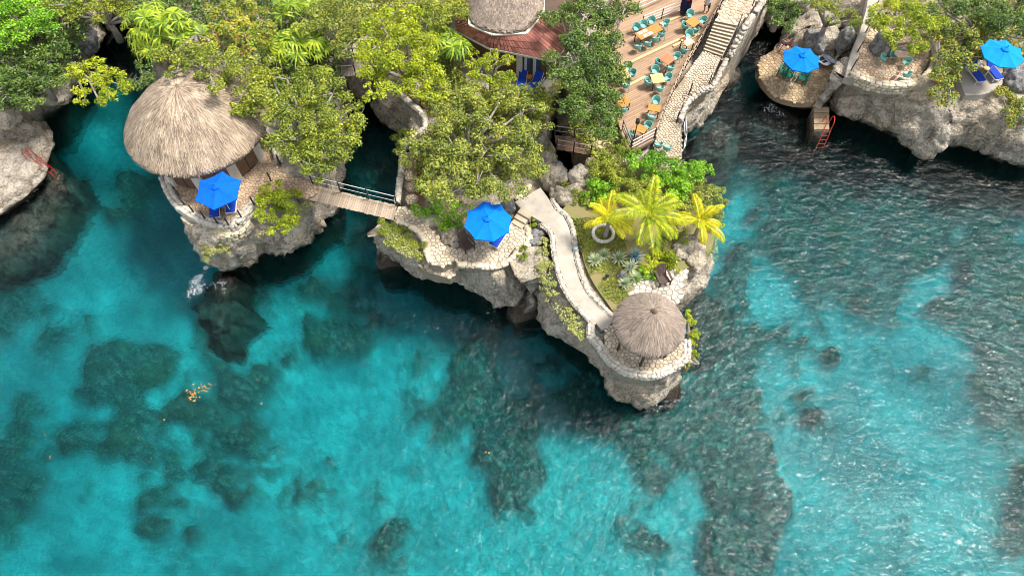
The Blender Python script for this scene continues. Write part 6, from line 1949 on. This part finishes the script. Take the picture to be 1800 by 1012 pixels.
for k_, q in enumerate([('pale agave leftmost of the row, nearest the concrete path', 1046, 456, .52), ('pale agave second from the path, tucked behind the first', 1062, 447, .5), ('pale agave in the middle of the row below the tall palm', 1088, 453, .56),
                        ('blue-grey agave with dark leaves below the tall palm', 1117, 449, .6), ('pale agave highest up beside the tall palm trunk', 1154, 429, .55), ('pale agave at the foot of the blue-white pole', 1109, 468, .52),
                        ('pale agave just above the gazebo seat terrace corner', 1118, 487, .5), ('pale agave lowest and nearest the gazebo', 1099, 497, .5)]):
    agave(q[0], q[1], q[2], q[3], 70 + k_, 'lf_agave_blue' if k_ == 3 else 'lf_agave')

# ------------------------------------------------------------------ garden ground and undergrowth
M['garden'] = plain('patchy_lawn', (0.25, 0.185, 0.10), (0.16, 0.185, 0.05), 1.3, .95, .7, world=True, bscale=12)
tag(MB().prism([p[:2] for p in catmull([at(*q, 5.03) for q in [(985, 372), (1010, 385), (1020, 410), (1022, 440), (1030, 470), (1045, 500), (1066, 530), (1085, 553), (1110, 545), (1122, 500), (1150, 478), (1215, 470), (1250, 440), (1255, 390), (1235, 335), (1200, 300), (1120, 290), (1060, 300), (1030, 330), (1000, 355)]], True, .5)], 4.3, 5.03).build('garden_ground', M['garden']), kind='structure')

def scatter(name, polys, n, size, mat, seed, z, lift=.25, avoid=None):
    rg = np.random.default_rng(seed)
    r2 = random.Random(seed)
    C = []
    for poly, w in polys:
        P = [at(x, y, z) for x, y in poly]
        x0, x1 = min(p.x for p in P), max(p.x for p in P)
        y0, y1 = min(p.y for p in P), max(p.y for p in P)
        got = 0
        tries = 0
        while got < n * w and tries < n * w * 12:
            tries += 1
            q = (r2.uniform(x0, x1), r2.uniform(y0, y1))
            v = noise.noise(Vector((q[0] * .9, q[1] * .9, seed)))
            if v < -.28 or not inside(q, P): continue
            if avoid and any(inside(q, a) for a in avoid): continue
            C.append((q[0], q[1], z + r2.random() * lift * (1.2 + v * 2)))
            got += 1
    C = np.array(C)
    nr = rg.normal(size=C.shape) * .5 + np.array([0, 0, .8])
    nr /= np.linalg.norm(nr, axis=1, keepdims=True)
    V, F = leaves(C, nr, size, rg, .5)
    return tag(obj(name, np_mesh(name, V, F, M[mat])), kind='stuff')
terr = [[at(*q, 4.9).xy for q in [(285, 320), (400, 400), (500, 340), (560, 340), (500, 240), (470, 130), (240, 130)]]]
terr.append([at(*q, 4.6).xy for q in [(690, 150), (740, 185), (770, 210), (760, 240), (730, 270), (730, 365), (690, 365), (700, 230), (650, 150)]])
hs_av = [p.xy for p in [at(790, 40, 5), at(800, 120, 5), at(850, 165, 5), at(900, 170, 5), at(960, 160, 5), at(1010, 110, 5), at(1000, -100, 5), at(790, -100, 5)]]
scatter('undergrowth', [([(-20, -60), (170, -60), (165, 40), (150, 90), (110, 150), (60, 190), (-20, 200)], 1.0), ([(200, -60), (610, -60), (600, 300), (500, 300), (480, 240), (440, 100), (260, 100), (250, 60)], 1.6)], 15000, .24, 'lf_dark', 91, 5.0, 1.2, avoid=terr)
scatter('undergrowth', [([(600, -60), (1000, -60), (1000, 130), (960, 220), (930, 300), (880, 330), (720, 340), (710, 240), (730, 180), (660, 140), (650, 80), (600, 80)], 2.0)], 13000, .22, 'lf_mix', 92, 4.7, 1.0, avoid=[hs_av, terr[1]])
scatter('undergrowth', [([(1000, 130), (1060, 60), (1090, 230), (1090, 275), (1050, 300), (1000, 235)], 1.0)], 5000, .2, 'lf_olive', 93, 4.6, .6)
scatter('undergrowth', [([(1530, -60), (1850, -60), (1850, 130), (1780, 130), (1690, 100), (1650, 150), (1640, 60), (1560, 40)], 1.0)], 10000, .22, 'lf_orange', 94, 4.6, .7)
scatter('grass', [([(1005, 385), (1022, 440), (1040, 490), (1080, 545), (1110, 520), (1110, 430), (1060, 380)], 1.0)], 5200, .10, 'lf_olive', 95, 5.03, .06)
scatter('moss_and_weeds', [([(340, 400), (450, 420), (560, 370), (540, 350), (500, 400), (420, 420)], .5), ([(680, 395), (745, 450), (720, 455), (675, 430)], .8), ([(940, 440), (975, 420), (985, 520), (1030, 590), (1000, 580), (950, 520)], .6), ([(1190, 400), (1260, 370), (1262, 460), (1215, 470)], 1.0)], 900, .12, 'lf_dry', 96, 4.85, .15)

# ------------------------------------------------------------------ drifting leaves and foam
def specks(name, spots, mat, seed, size, z=.012):
    rg = np.random.default_rng(seed)
    C = []
    for px, py, rr, n in spots:
        c = at(px, py, 0)
        for k in range(n):
            C.append((c.x + rg.normal() * rr, c.y + rg.normal() * rr, z))
    C = np.array(C)
    nr = np.tile(np.array([0, 0, 1.0]), (len(C), 1)) + rg.normal(size=C.shape) * .08
    nr /= np.linalg.norm(nr, axis=1, keepdims=True)
    V, F = leaves(C, nr, size, rg, .6)
    return tag(obj(name, np_mesh(name, V, F, M[mat])), kind='stuff')
M['drift'] = plain('fallen_orange_leaf', (0.42, 0.13, 0.03), (0.46, 0.24, 0.05), 8, .6, 0, isl_rand=.3)
M['foam'] = plain('sea_foam', (0.82, 0.84, 0.85), (0.7, 0.74, 0.76), 8, .6, 0)
specks('drifting_leaves', [(345, 688, .3, 26), (360, 680, .25, 18), (340, 695, .2, 10), (290, 732, .3, 4), (245, 773, .3, 3), (456, 665, .1, 2), (460, 710, .1, 2), (205, 640, .1, 1), (85, 808, .1, 2), (78, 762, .1, 2), (260, 815, .2, 2), (288, 831, .1, 2), (618, 602, .08, 2),
                           (745, 825, .1, 1), (855, 793, .1, 2), (835, 781, .1, 1), (1465, 693, .1, 2), (1575, 543, .1, 1), (1590, 525, .1, 1), (1660, 575, .1, 2), (1704, 852, .1, 2), (1785, 565, .1, 2), (1720, 670, .1, 1), (120, 540, .1, 1), (68, 592, .1, 2), (1525, 530, .1, 1), (1790, 525, .2, 2)], 'drift', 5, .13)
specks('sea_foam', [(345, 494, .16, 120), (350, 506, .22, 90), (338, 512, .25, 50), (362, 470, .12, 50), (390, 500, .25, 40), (352, 486, .1, 60), (1355, 190, .3, 90), (1370, 200, .2, 40), (45, 345, .22, 80), (60, 335, .15, 40), (1150, 716, .2, 10), (862, 552, .3, 8)], 'foam', 6, .085)
